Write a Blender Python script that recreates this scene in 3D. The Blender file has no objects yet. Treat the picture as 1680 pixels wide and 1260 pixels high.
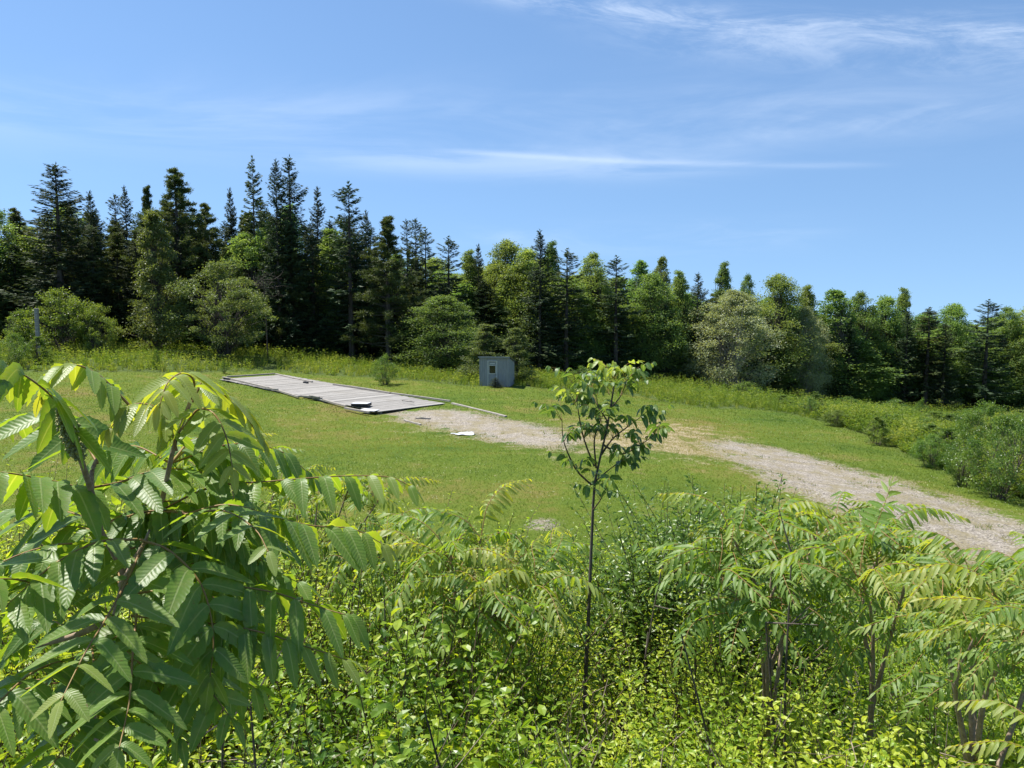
import bpy, bmesh, math, random
import numpy as np
from mathutils import Vector, Matrix
R = math.radians
rng = np.random.default_rng(7)
random.seed(7)
sc = bpy.context.scene
COL = sc.collection

# ------------------------------------------------------------------ camera model
F_PX = 1269.0; TH = math.atan(110/1269.0)
def ray(px, py):
    u = (px-840)/F_PX; v = (630-py)/F_PX
    return np.array([u, math.cos(TH)+v*math.sin(TH), -math.sin(TH)+v*math.cos(TH)])
def at(px, py, Y):
    d = ray(px, py); return d*(Y/d[1])

cam = bpy.data.cameras.new('camera'); camo = bpy.data.objects.new('camera', cam); COL.objects.link(camo)
cam.sensor_width = 36; cam.lens = 36*F_PX/1680; cam.clip_end = 3000; cam.clip_start = 0.05
camo.location = (0, 0, 0); camo.rotation_euler = (math.pi/2-TH, 0, 0); sc.camera = camo

# ------------------------------------------------------------------ terrain
CP = [(0,0,-1.62),(-4,0,-1.7),(4,0,-1.65),(0,-6,-1.6),(-8,-6,-1.6),(8,-6,-1.6),(0,3,-2.5),(-4,3,-2.5),(4,3,-2.5),(0,5,-3.1),(-5,5,-3.05),(5,5,-3.1),
      (0,8,-4.2),(-8,8,-4.1),(8,8,-4.3),(0,11,-4.9),(-11,11,-4.75),(11,11,-5.15),(-30,20,-4.4),(-40,40,-3.2),(-22,2,-2.0),(24,2,-2.2),(30,15,-5.6)]
for (px, py, Y) in [(180,610,50),(365,622,52),(600,680,40),(735,663,44),(810,635,52),(1050,652,55),(1250,672,52),(1450,722,40),(1520,762,32),
        (1680,830,24),(1230,740,32),(1000,720,32),(850,720,33),(640,800,22.5),(900,890,17),(1680,930,17.5),(1440,850,21),(60,573,60),(300,579,62),
        (560,594,66),(870,615,71),(1140,632,77),(1290,656,82),(1450,668,93),(1680,668,97),(1500,700,60),(1680,712,48),(400,700,35),(200,680,36),(-100,632,45)]:
    CP.append(tuple(at(px, py, Y)))
CP += [(-110,120,-2.5),(0,150,-6),(80,150,-12.0),(160,120,-13.5),(110,60,-10.5),(-90,50,-2.2),(70,20,-6.5),(-70,10,-2.0)]
CP = np.array(CP, float)
def tps_u(r2): return 0.5*r2*np.log(r2+1e-9)
_S = 20.0
def _fit():
    P = CP[:, :2]/_S; n = len(P)
    K = tps_u(((P[:, None]-P[None])**2).sum(-1)) + np.eye(n)*0.0015
    Q = np.hstack([np.ones((n, 1)), P]); A = np.zeros((n+3, n+3)); A[:n, :n] = K; A[:n, n:] = Q; A[n:, :n] = Q.T
    b = np.zeros(n+3); b[:n] = CP[:, 2]; return np.linalg.solve(A, b)
_W = _fit()
def tz(x, y):
    x = np.asarray(x, float); y = np.asarray(y, float); sh = x.shape
    x = x.ravel().clip(-120, 170); y = y.ravel().clip(-8, 160)
    out = np.empty(len(x))
    for i in range(0, len(x), 40000):
        p = np.stack([x[i:i+40000], y[i:i+40000]], 1)/_S
        U = tps_u(((p[:, None]-CP[None, :, :2]/_S)**2).sum(-1))
        out[i:i+40000] = U@_W[:-3] + _W[-3] + p@_W[-2:]
    out += 0.05*np.sin(x*0.9+1.3)*np.cos(y*0.7) * np.clip(y/20, 0, 1)
    return out.reshape(sh)
def tz1(x, y): return float(tz(np.array([x]), np.array([y]))[0])
def G(px, py):
    d = ray(px, py); ys = np.concatenate([np.arange(9, 60, .1), np.arange(60, 160, .4)])
    p = d[None]*(ys/d[1])[:, None]; dz = p[:, 2]-tz(p[:, 0], p[:, 1])
    k = np.argmax(dz < 0) if (dz < 0).any() else len(ys)-1
    return p[k]
def poly_world(pts): return np.array([G(a, b)[:2] for a, b in pts])
def sdist(poly, x, y):      # signed distance, positive inside
    x = np.asarray(x); y = np.asarray(y); best = np.full(x.shape, 1e9); ins = np.zeros(x.shape, bool)
    n = len(poly)
    for i in range(n):
        x1, y1 = poly[i]; x2, y2 = poly[(i+1) % n]
        dx, dy = x2-x1, y2-y1; L = dx*dx+dy*dy+1e-12
        t = (((x-x1)*dx+(y-y1)*dy)/L).clip(0, 1)
        best = np.minimum(best, np.hypot(x-x1-t*dx, y-y1-t*dy))
        c = ((y1 > y) != (y2 > y)) & (x < (x2-x1)*(y-y1)/((y2-y1) if abs(y2-y1) > 1e-9 else 1e-9)+x1)
        ins ^= c
    return np.where(ins, best, -best)

ROAD = poly_world([(1200,722),(1290,738),(1400,768),(1500,800),(1600,828),(1680,858),(1800,905),(1900,960),(1800,1000),(1660,945),(1560,905),(1440,862),(1340,830),(1240,782),(1180,748),(1150,728)])
PATCH = poly_world([(640,677),(740,672),(810,684),(890,700),(960,720),(930,738),(880,732),(800,722),(740,705),(660,690)])
DRY = poly_world([(900,698),(1000,684),(1100,690),(1200,715),(1300,745),(1240,775),(1150,755),(1050,745),(940,745),(880,735),(700,705),(640,690)])
BARE = poly_world([(860,855),(905,852),(925,862),(900,872),(865,868)])
MEAD = poly_world([(-150,640),(0,612),(180,611),(300,613),(430,608),(600,619),(780,634),(870,636),(950,641),(1050,650),(1150,669),(1250,672),(1350,692),(1450,724),(1520,762),(1600,796),(1680,822),(1800,860)])
MEAD = np.vstack([MEAD, [[60, 30], [90, 60], [110, 110], [60, 110], [0, 90], [-30, 74], [-70, 66], [-80, 50]]])

# ------------------------------------------------------------------ mesh helpers
class Geo:
    def __init__(s): s.V = []; s.n = 0; s.F3 = []; s.F4 = []; s.T = []; s.U = []; s.m3 = []; s.m4 = []
    def add(s, V, F, tint=0.5, uv=None, mi=0):
        V = np.asarray(V, float).reshape(-1, 3); F = np.asarray(F, int)
        s.V.append(V)
        s.T.append(np.broadcast_to(np.asarray(tint, float), (len(V),)).copy())
        s.U.append(np.zeros((len(V), 3)) if uv is None else np.asarray(uv, float).reshape(-1, 3))
        if F.shape[1] == 3: s.F3.append(F+s.n); s.m3.append(np.full(len(F), mi))
        else: s.F4.append(F+s.n); s.m4.append(np.full(len(F), mi))
        s.n += len(V); return s
    def mesh(s, name, mats, smooth=False):
        V = np.vstack(s.V); me = bpy.data.meshes.new(name)
        f3 = np.vstack(s.F3) if s.F3 else np.zeros((0, 3), int); f4 = np.vstack(s.F4) if s.F4 else np.zeros((0, 4), int)
        loops = np.concatenate([f3.ravel(), f4.ravel()]).astype(np.int32)
        tot = np.concatenate([np.full(len(f3), 3), np.full(len(f4), 4)]).astype(np.int32)
        st = np.concatenate([[0], np.cumsum(tot)[:-1]]).astype(np.int32)
        me.vertices.add(len(V)); me.vertices.foreach_set('co', V.astype(np.float32).ravel())
        me.loops.add(len(loops)); me.loops.foreach_set('vertex_index', loops)
        me.polygons.add(len(tot)); me.polygons.foreach_set('loop_start', st)
        try: me.polygons.foreach_set('loop_total', tot)
        except Exception: pass
        mi = np.concatenate([np.concatenate(s.m3) if s.m3 else np.zeros(0), np.concatenate(s.m4) if s.m4 else np.zeros(0)]).astype(np.int32)
        for m in (mats if isinstance(mats, (list, tuple)) else [mats]): me.materials.append(m)
        me.polygons.foreach_set('material_index', mi)
        me.polygons.foreach_set('use_smooth', np.full(len(tot), smooth, dtype=bool))
        a = me.attributes.new('tint', 'FLOAT', 'POINT'); a.data.foreach_set('value', np.concatenate(s.T).astype(np.float32))
        b = me.attributes.new('leafco', 'FLOAT_VECTOR', 'POINT'); b.data.foreach_set('vector', np.vstack(s.U).astype(np.float32).ravel())
        me.update(calc_edges=True); me.validate(); return me

def link(name, data, parent=None, loc=None, rot=None, scale=None, **props):
    o = bpy.data.objects.new(name, data); COL.objects.link(o)
    if parent is not None: o.parent = parent
    if loc is not None: o.location = [float(v) for v in loc]
    if rot is not None: o.rotation_euler = rot
    if scale is not None: o.scale = scale
    for k, v in props.items():
        if v: o[k] = v
    return o
def norm(v): v = np.asarray(v, float); return v/(np.linalg.norm(v, axis=-1, keepdims=True)+1e-9)

def tubes(geo, P, rad, sides=4, tint=0.5, mi=0):
    P = np.asarray(P, float); N, K, _ = P.shape; rad = np.broadcast_to(rad, (N, K))
    T = norm(np.gradient(P, axis=1)); ref = np.where(np.abs(T[..., 2:3]) > .9, np.array([1., 0, 0]), np.array([0, 0, 1.]))
    A = norm(np.cross(T, ref)); B = np.cross(T, A)
    an = np.arange(sides)/sides*2*np.pi
    V = P[:, :, None]+rad[:, :, None, None]*(A[:, :, None]*np.cos(an)[None, None, :, None]+B[:, :, None]*np.sin(an)[None, None, :, None])
    idx = np.arange(N*K*sides).reshape(N, K, sides); a = idx[:, :-1]; b = idx[:, 1:]
    F = np.stack([a, np.roll(a, -1, 2), np.roll(b, -1, 2), b], -1).reshape(-1, 4)
    t = np.broadcast_to(np.asarray(tint, float).reshape(-1, 1, 1) if np.ndim(tint) else tint, (N, K, sides)).ravel()
    geo.add(V, F, t, mi=mi)
def tube(geo, pts, r0, r1, sides=6, tint=0.5, mi=0, K=8):
    p = smooth_path(pts, K); geo_r = np.linspace(r0, r1, K); tubes(geo, p[None], geo_r[None], sides, tint, mi)
def smooth_path(pts, K):
    p = np.asarray(pts, float)
    if len(p) == 2: return p[0]+(p[1]-p[0])*np.linspace(0, 1, K)[:, None]
    q = np.vstack([2*p[0]-p[1], p, 2*p[-1]-p[-2]]); seg = np.linalg.norm(np.diff(p, axis=0), axis=1); cu = np.concatenate([[0], np.cumsum(seg)]); out = []
    for s in np.linspace(0, cu[-1], K):
        i = min(max(np.searchsorted(cu, s)-1, 0), len(seg)-1); t = (s-cu[i])/(seg[i]+1e-9)
        p0, p1, p2, p3 = q[i:i+4]
        out.append(.5*((2*p1)+(-p0+p2)*t+(2*p0-5*p1+4*p2-p3)*t*t+(-p0+3*p1-3*p2+p3)*t**3))
    return np.array(out)

def leaves(geo, C, D, Nn, L, W, tint, kind='leaf', fold=.12, mi=0):
    C = np.asarray(C); n = len(C); D = norm(D); S = norm(np.cross(D, Nn)); Nn = np.cross(S, D)
    L = np.broadcast_to(L, (n,))[:, None, None]; W = np.broadcast_to(W, (n,))[:, None, None]
    if kind == 'leaf':
        tp = np.array([[0, 0, 0], [.42, -.5, fold], [1, 0, -.08], [.42, .5, fold]]); F = np.array([[0, 1, 2], [0, 2, 3]])
    elif kind == 'leaf6':
        tp = np.array([[0, 0, 0], [.25, -.42, fold], [.6, -.4, fold*.7], [1, 0, -.16], [.6, .4, fold*.7], [.25, .42, fold], [.5, 0, 0.02]])
        F = np.array([[0, 1, 6], [1, 2, 6], [2, 3, 6], [6, 3, 4], [6, 4, 5], [0, 6, 5]])
    elif kind == 'blade':
        tp = np.array([[0, -.5, 0], [0, .5, 0], [1, 0, 0]]); F = np.array([[0, 1, 2]])
    k = len(tp)
    V = C[:, None]+D[:, None]*tp[None, :, 0:1]*L+S[:, None]*tp[None, :, 1:2]*W+Nn[:, None]*tp[None, :, 2:3]*L
    Fi = (F[None]+(np.arange(n)*k)[:, None, None]).reshape(-1, 3)
    uv = np.zeros((n, k, 3)); uv[:, :, 0] = tp[:, 0]; uv[:, :, 1] = tp[:, 1]*2
    geo.add(V, Fi, np.repeat(np.broadcast_to(tint, (n,)), k), uv.reshape(-1, 3), mi)
def rdir(n, up=0.0): d = rng.normal(size=(n, 3)); d[:, 2] += up; return norm(d)

# pinnate frond: leaflets in pairs along an arching rachis
def frond(geo, path, n=11, L=.1, W=.024, side=.5, fwd=.35, droop=.8, tint=.5, rr=.0025, rows=11, start=.14, tipt=.3, serr=.07, jit=.12, basesz=.8):
    P = smooth_path(path, 24); T = norm(np.gradient(P, axis=0)); K = 24
    tubes(geo, P[None], np.linspace(rr, rr*.35, K)[None], 5, .5, mi=1)
    s = np.linspace(start, .97, n); s2 = np.concatenate([s, s, [1.0]]); sg = np.concatenate([np.ones(n), -np.ones(n), [0]])
    s2[:-1] += rng.normal(size=2*n)*.008; s2 = s2.clip(0, 1)
    f = s2*(K-1); i = np.minimum(f.astype(int), K-2); fr = (f-i)[:, None]
    B = P[i]*(1-fr)+P[i+1]*fr; Tn = norm(T[i]*(1-fr)+T[i+1]*fr)
    up = np.array([0, 0, 1.]); Sd = np.cross(Tn, up); ln = np.linalg.norm(Sd, axis=1, keepdims=True)
    Sd = np.where(ln > .15, Sd/(ln+1e-9), norm(np.cross(Tn, np.array([0, 1., .2])))); Up = norm(np.cross(Sd, Tn))
    m = len(s2); j = rng.normal(size=(m, 3))*jit
    fw = np.where(sg == 0, 1.4, fwd*.5+.6*s2**4)
    d0 = norm(Sd*(sg*side)[:, None]+Tn*fw[:, None]+Up*.15-np.array([0, 0, 1.])*(droop*.25)+j)
    ll = L*np.where(s2 < .35, basesz+(1-basesz)*s2/.35, 1.0)*(1-.55*np.clip((s2-.6)/.4, 0, 1)**1.5)*rng.uniform(.88, 1.1, m); ll[-1] *= 1.15
    ww = W*(ll/L)**.6*rng.uniform(.88, 1.12, m)
    t = np.linspace(0, 1, rows); dt = t[1]
    pos = np.zeros((m, rows, 3)); dd = np.zeros((m, rows, 3)); pos[:, 0] = B
    drp = (droop*rng.uniform(.7, 1.25, m))[:, None]
    for r in range(rows):
        q_ = min(1, t[r]*4.5)*.72+.28*t[r]; d = norm(d0*(1-drp*q_*.62).clip(.12)+np.array([0, 0, -1.])*drp*q_*.8); dd[:, r] = d
        if r < rows-1: pos[:, r+1] = pos[:, r]+d*ll[:, None]*dt
    wd = Tn[:, None]-(Tn[:, None]*dd).sum(-1, keepdims=True)*dd
    wd = np.where((sg == 0)[:, None, None], np.cross(dd, Up[:, None]), wd)
    twist = rng.normal(size=(m, 1, 1))*.35
    nrm = norm(np.cross(norm(wd), dd)); nrm = np.where(nrm[..., 2:3] < 0, -nrm, nrm); wd = norm(norm(wd)+nrm*twist)
    pr = np.sin(np.pi*np.clip(t**.8, 0, 1))**.62*(1-.2*t); pr[0] = .04; pr[-1] = 0.0
    if serr: pr[1:-1] *= 1+serr*np.where(np.arange(1, rows-1) % 2, 1, -1)
    fold = .28
    c = pos; l = pos+wd*(ww[:, None]*pr*.5)[..., None]+nrm*(ww[:, None]*pr*.5*fold)[..., None]
    rgt = pos-wd*(ww[:, None]*pr*.5)[..., None]+nrm*(ww[:, None]*pr*.5*fold)[..., None]
    V = np.stack([l, c, rgt], 2); idx = np.arange(m*rows*3).reshape(m, rows, 3)
    F = np.stack([idx[:, :-1, :-1], idx[:, :-1, 1:], idx[:, 1:, 1:], idx[:, 1:, :-1]], -1).reshape(-1, 4)
    uv = np.zeros((m, rows, 3, 3)); uv[..., 0] = t[None, :, None]; uv[..., 1] = np.array([-1, 0, 1])[None, None]
    uv[..., 2] = rng.random(m)[:, None, None]
    tt = np.clip(tint+tipt*s2**2.5+rng.normal(size=m)*.07, 0, 1)
    geo.add(V, F, np.repeat(tt, rows*3), uv.reshape(-1, 3), 0)

# ------------------------------------------------------------------ materials
def new_mat(name):
    m = bpy.data.materials.new(name); m.use_nodes = True; nt = m.node_tree; nt.nodes.clear()
    out = nt.nodes.new('ShaderNodeOutputMaterial'); return m, nt, out
class NB:
    def __init__(s, nt): s.nt = nt
    def n(s, t, **k):
        x = s.nt.nodes.new(t)
        for a, b in k.items(): setattr(x, a, b)
        return x
    def put(s, sock, v):
        if isinstance(v, bpy.types.NodeSocket): s.nt.links.new(v, sock)
        elif isinstance(v, (tuple, list)) and sock.type == 'RGBA' and len(v) == 3: sock.default_value = (*v, 1)
        else: sock.default_value = v
    def math(s, op, a, b=0.0, c=None, clamp=False):
        x = s.n('ShaderNodeMath', operation=op); x.use_clamp = clamp; s.put(x.inputs[0], a); s.put(x.inputs[1], b)
        if c is not None: s.put(x.inputs[2], c)
        return x.outputs[0]
    def mix(s, f, a, b, mode='MIX'):
        x = s.n('ShaderNodeMix', data_type='RGBA', blend_type=mode); s.put(x.inputs[0], f); s.put(x.inputs[6], a); s.put(x.inputs[7], b); return x.outputs[2]
    def noise(s, vec, scale, detail=4, rough=.55, dist=0):
        x = s.n('ShaderNodeTexNoise'); s.put(x.inputs['Vector'], vec) if vec is not None else None
        x.inputs['Scale'].default_value = scale; x.inputs['Detail'].default_value = detail; x.inputs['Roughness'].default_value = rough; x.inputs['Distortion'].default_value = dist
        return x.outputs[0]
    def ramp(s, f, stops):
        x = s.n('ShaderNodeValToRGB'); e = x.color_ramp.elements
        while len(e) < len(stops): e.new(.5)
        for i, (p, c) in enumerate(stops): e[i].position = p; e[i].color = (*c, 1) if len(c) == 3 else c
        s.put(x.inputs[0], f); return x.outputs[0]
    def sm(s, v, a, b): x = s.n('ShaderNodeMapRange', interpolation_type='SMOOTHSTEP'); s.put(x.inputs[0], v); x.inputs[1].default_value = a; x.inputs[2].default_value = b; return x.outputs[0]
    def attr(s, name): x = s.n('ShaderNodeAttribute', attribute_name=name); return x
    def pos(s): return s.n('ShaderNodeNewGeometry').outputs['Position']

def leaf_mat(name, c0, c1, c2, tr=.35, tcol=None, rough=.45, spec=.4, objvar=0.0, veins=False, tsat=1.0):
    m, nt, out = new_mat(name); b = NB(nt); t = b.attr('tint').outputs['Fac']
    col = b.ramp(t, [(0.0, c0), (.5, c1), (1.0, c2)])
    if objvar:
        r = b.n('ShaderNodeObjectInfo').outputs['Random']
        hs = b.n('ShaderNodeHueSaturation'); b.put(hs.inputs['Hue'], b.math('MULTIPLY_ADD', r, .05*objvar, .5-.025*objvar))
        r2 = b.math('FRACT', b.math('MULTIPLY', r, 17.31)); b.put(hs.inputs['Value'], b.math('MULTIPLY_ADD', r2, .5*objvar, 1-.25*objvar)); hs.inputs['Saturation'].default_value = 1
        b.put(hs.inputs['Color'], col); col = hs.outputs[0]
    bump = None
    if veins:
        lc = b.attr('leafco').outputs['Vector']; sp = b.n('ShaderNodeSeparateXYZ'); b.put(sp.inputs[0], lc)
        ab = b.math('ABSOLUTE', sp.outputs[1]); mid = b.math('SUBTRACT', 1.0, b.sm(ab, .03, .12))
        ph = b.math('SUBTRACT', b.math('MULTIPLY', sp.outputs[0], 95.0), b.math('MULTIPLY', ab, 9.0)); ph = b.math('ADD', ph, b.math('MULTIPLY', b.noise(b.pos(), 45, 2), 7.0)); v = b.math('SINE', ph)
        col = b.mix(b.math('MULTIPLY', mid, .55), col, (.36, .42, .2))
        n2 = b.noise(b.pos(), 60, 3); col = b.mix(b.math('MULTIPLY', b.sm(n2, .42, .7), .35), col, (.24, .27, .09)); col = b.mix(b.math('MULTIPLY', b.sm(b.noise(b.pos(), 140, 2), .68, .76), .6), col, (.16, .09, .04))
        bp = b.n('ShaderNodeBump'); bp.inputs['Strength'].default_value = .2; bp.inputs['Distance'].default_value = .002
        b.put(bp.inputs['Height'], b.math('MULTIPLY_ADD', v, .4, b.math('MULTIPLY', mid, -1.0))); bump = bp.outputs[0]
    p = b.n('ShaderNodeBsdfPrincipled'); b.put(p.inputs['Base Color'], col); p.inputs['Roughness'].default_value = rough; p.inputs['Specular IOR Level'].default_value = spec
    if bump: b.put(p.inputs['Normal'], bump)
    tb = b.n('ShaderNodeBsdfTranslucent')
    tc = b.mix(1.0, col, tcol or (2.2, 2.0, .8), 'MULTIPLY'); b.put(tb.inputs[0], tc)
    mx = b.n('ShaderNodeMixShader'); mx.inputs[0].default_value = tr; b.put(mx.inputs[1], p.outputs[0]); b.put(mx.inputs[2], tb.outputs[0]); b.put(out.inputs[0], mx.outputs[0]); return m

def simple_mat(name, ca, cb, scale=8, rough=.85, stretch=None, bump=.3, spec=.25, detail=5):
    m, nt, out = new_mat(name); b = NB(nt); tc = b.n('ShaderNodeTexCoord').outputs['Object']
    if stretch: mp = b.n('ShaderNodeMapping'); mp.inputs['Scale'].default_value = stretch; b.put(mp.inputs[0], tc); tc = mp.outputs[0]
    f = b.noise(tc, scale, detail, .65); col = b.ramp(f, [(.3, ca), (.7, cb)])
    t = b.attr('tint').outputs['Fac']
    p = b.n('ShaderNodeBsdfPrincipled'); b.put(p.inputs['Base Color'], col); p.inputs['Roughness'].default_value = rough; p.inputs['Specular IOR Level'].default_value = spec
    if bump: bp = b.n('ShaderNodeBump'); bp.inputs['Strength'].default_value = bump; bp.inputs['Distance'].default_value = .01; b.put(bp.inputs['Height'], f); b.put(p.inputs['Normal'], bp.outputs[0])
    b.put(out.inputs[0], p.outputs[0]); return m

M = {}
M['bark'] = simple_mat('bark', (.045,.036,.03), (.12,.1,.085), 6, stretch=(1, 1, .25))
M['bark_pale'] = simple_mat('pale_bark', (.16,.145,.125), (.36,.33,.3), 5, stretch=(1, 1, .4))
M['twig'] = simple_mat('twig', (.06,.045,.03), (.14,.1,.06), 40, bump=.1)
M['rachis'] = simple_mat('rachis', (.2,.1,.045), (.27,.19,.06), 30, bump=0, rough=.5)
M['sumac_bark'] = simple_mat('sumac_bark', (.2,.14,.1), (.42,.32,.25), 60, bump=.2)
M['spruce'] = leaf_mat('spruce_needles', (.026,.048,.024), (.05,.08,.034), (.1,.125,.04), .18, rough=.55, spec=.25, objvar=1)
M['pine'] = leaf_mat('pine_needles', (.04,.062,.022), (.07,.1,.03), (.13,.15,.035), .25, rough=.5, spec=.25, objvar=.8)
M['decid'] = leaf_mat('broad_leaves', (.085,.15,.05), (.15,.23,.07), (.22,.29,.1), .45, rough=.45, spec=.35, objvar=1)
M['olive'] = leaf_mat('olive_leaves', (.075,.11,.035), (.12,.165,.055), (.18,.215,.08), .38, rough=.45, spec=.4, objvar=.4)
M['silver'] = leaf_mat('silver_leaves', (.17,.21,.12), (.25,.29,.17), (.33,.37,.23), .36, rough=.4, spec=.4)
M['bush'] = leaf_mat('bush_leaves', (.06,.11,.025), (.11,.18,.035), (.18,.25,.055), .4, rough=.42, spec=.4, objvar=.7)
M['meadow'] = leaf_mat('meadow_leaves', (.06,.115,.018), (.13,.2,.03), (.27,.3,.08), .42, rough=.5, spec=.3)
M['grass'] = leaf_mat('grass_blades', (.045,.095,.009), (.095,.145,.012), (.26,.22,.065), .35, rough=.5, spec=.3)
M['under'] = leaf_mat('undergrowth_leaves', (.055,.125,.012), (.18,.29,.022), (.4,.46,.05), .44, rough=.42, spec=.5)
M['sumac'] = leaf_mat('sumac_leaflets', (.085,.165,.035), (.145,.245,.045), (.31,.33,.085), .44, tcol=(2.5, 2.2, .45), rough=.42, spec=.42, veins=True)
M['sapling'] = leaf_mat('sapling_leaves', (.045,.1,.028), (.085,.165,.038), (.26,.34,.07), .42, rough=.36, spec=.5, veins=True)
M['darkshrub'] = leaf_mat('dark_shrub_leaves', (.045,.105,.02), (.1,.175,.03), (.21,.29,.05), .38, rough=.38, spec=.55)

# ground
def ground_mat(name, road=False):
    m, nt, out = new_mat(name); b = NB(nt); P = b.pos()
    n1 = b.noise(P, .16, 4, .6); n2 = b.noise(P, 1.1, 5, .65); n3 = b.noise(P, 9, 5, .7); n4 = b.noise(P, 55, 3, .7)
    mix = b.math('ADD', b.math('MULTIPLY', n1, .5), b.math('ADD', b.math('MULTIPLY', n2, .3), b.math('MULTIPLY', n3, .2)))
    lawn = b.ramp(mix, [(.38, (.045,.09,.009)), (.45, (.085,.13,.012)), (.52, (.108,.145,.015)), (.59, (.165,.15,.035)), (.66, (.16,.115,.04))])
    lawn = b.mix(b.math('MULTIPLY', b.sm(n4, .35, .7), .35), lawn, (.05,.085,.015))
    dryc = b.ramp(b.math('ADD', b.math('MULTIPLY', n2, .5), b.math('MULTIPLY', n3, .5)), [(.35, (.13,.13,.035)), (.48, (.22,.175,.08)), (.6, (.36,.3,.2))])
    dr = b.attr('dry').outputs['Fac']; gr = b.attr('gravel').outputs['Fac']; bk = b.attr('bank').outputs['Fac']; md = b.attr('mead').outputs['Fac']
    nn = b.math('MULTIPLY', b.math('SUBTRACT', b.math('ADD', b.math('MULTIPLY', n2, .6), b.math('MULTIPLY', n3, .4)), .5), 2.6)
    drm = b.sm(b.math('ADD', dr, nn), .2, .8); col = b.mix(drm, lawn, dryc)
    col = b.mix(md, col, (.07,.1,.025))
    vor = b.n('ShaderNodeTexVoronoi'); vor.inputs['Scale'].default_value = 26; b.put(vor.inputs['Vector'], P)
    vc = b.n('ShaderNodeSeparateColor'); b.put(vc.inputs[0], vor.outputs['Color'])
    gcol = b.ramp(b.math('ADD', b.math('MULTIPLY', vc.outputs[0], .55), b.math('MULTIPLY', n3, .45)), [(.15, (.12,.105,.085)), (.5, (.25,.22,.18)), (.85, (.44,.4,.345))])
    gcol = b.mix(b.math('MULTIPLY', b.sm(n2, .42, .62), .7), gcol, (.2,.17,.085))
    gm = b.sm(b.math('ADD', gr, b.math('MULTIPLY', nn, 1.1)), .3, .62); col = b.mix(gm, col, gcol)
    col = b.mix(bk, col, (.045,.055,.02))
    p = b.n('ShaderNodeBsdfPrincipled'); b.put(p.inputs['Base Color'], col); p.inputs['Roughness'].default_value = .9; p.inputs['Specular IOR Level'].default_value = .15
    bp = b.n('ShaderNodeBump'); bp.inputs['Strength'].default_value = .7; bp.inputs['Distance'].default_value = .05
    b.put(bp.inputs['Height'], b.math('ADD', n3, b.math('MULTIPLY', n4, .6))); b.put(p.inputs['Normal'], bp.outputs[0]); b.put(out.inputs[0], p.outputs[0]); return m
M['ground'] = ground_mat('grassy_ground')

def masks(x, y):
    sr = sdist(ROAD, x, y); sp = sdist(PATCH, x, y); sd = sdist(DRY, x, y); sm = sdist(MEAD, x, y); sb = sdist(BARE, x, y)
    g = np.maximum(np.clip(.42+sr/3.0, 0, 1.2), np.clip(.5+sp/3.0, 0, .95)); g = np.maximum(g, np.clip(.42+sb/1.2, 0, .55))
    cl = np.array([G(a, b_)[:2] for a, b_ in [(1200,742),(1290,762),(1400,797),(1500,832),(1600,870),(1700,905)]]) if not hasattr(masks, 'c') else masks.c; masks.c = cl; dm = np.full(np.shape(x), 9.)
    for (ax, ay), (bx, by) in zip(cl[:-1], cl[1:]):
        t = (((x-ax)*(bx-ax)+(y-ay)*(by-ay))/((bx-ax)**2+(by-ay)**2)).clip(0, 1); dm = np.minimum(dm, np.hypot(x-ax-t*(bx-ax), y-ay-t*(by-ay)))
    g = g-.42*np.exp(-(dm/.4)**2)
    d = np.maximum(np.clip(.35+sd/6, 0, .68), np.clip(.5+sr/2.2, 0, 1)*.8)
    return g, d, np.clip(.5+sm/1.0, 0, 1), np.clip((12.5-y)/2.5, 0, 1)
xs = np.concatenate([[-900, -500, -300, -200, -150, -120], np.arange(-100, -30, 3.), np.arange(-30, 40, .4), np.arange(40, 130, 3.), [150, 200, 300, 500, 900]])
ys = np.concatenate([[-300, -100, -40, -20], np.arange(-10, 12, .4), np.arange(12, 62, .35), np.arange(62, 130, 2.), [140, 160, 200, 300, 500, 1200]])
XX, YY = np.meshgrid(xs, ys); ZZ = tz(XX, YY); gm_, dm_, mm_, bm_ = masks(XX, YY)
idx = np.arange(XX.size).reshape(XX.shape); GF = np.stack([idx[:-1, :-1], idx[:-1, 1:], idx[1:, 1:], idx[1:, :-1]], -1).reshape(-1, 4)
def ground_obj(name, V, F, at_, **pr):
    g = Geo(); g.add(V, F); me = g.mesh(name, M['ground'], True)
    for k, v in at_.items(): a = me.attributes.new(k, 'FLOAT', 'POINT'); a.data.foreach_set('value', v.astype(np.float32))
    return link(name, me, **pr)
GV = np.stack([XX, YY, ZZ], -1).reshape(-1, 3); GA = dict(gravel=gm_.ravel(), dry=dm_.ravel(), mead=mm_.ravel(), bank=bm_.ravel())
ground_obj('ground', GV, GF, GA, kind='structure')
def sub_sheet(name, poly, grow):
    cx = GV[GF].mean(1); k = (sdist(poly, cx[:, 0], cx[:, 1]) > -grow) & (cx[:, 1] > 5)
    f = GF[k]; u, inv = np.unique(f, return_inverse=True); V = GV[u].copy(); V[:, 2] += .004
    ground_obj(name, V, inv.reshape(-1, 4), {a: b[u] for a, b in GA.items()}, kind='structure')
sub_sheet('gravel_road', ROAD, .4)

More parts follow.
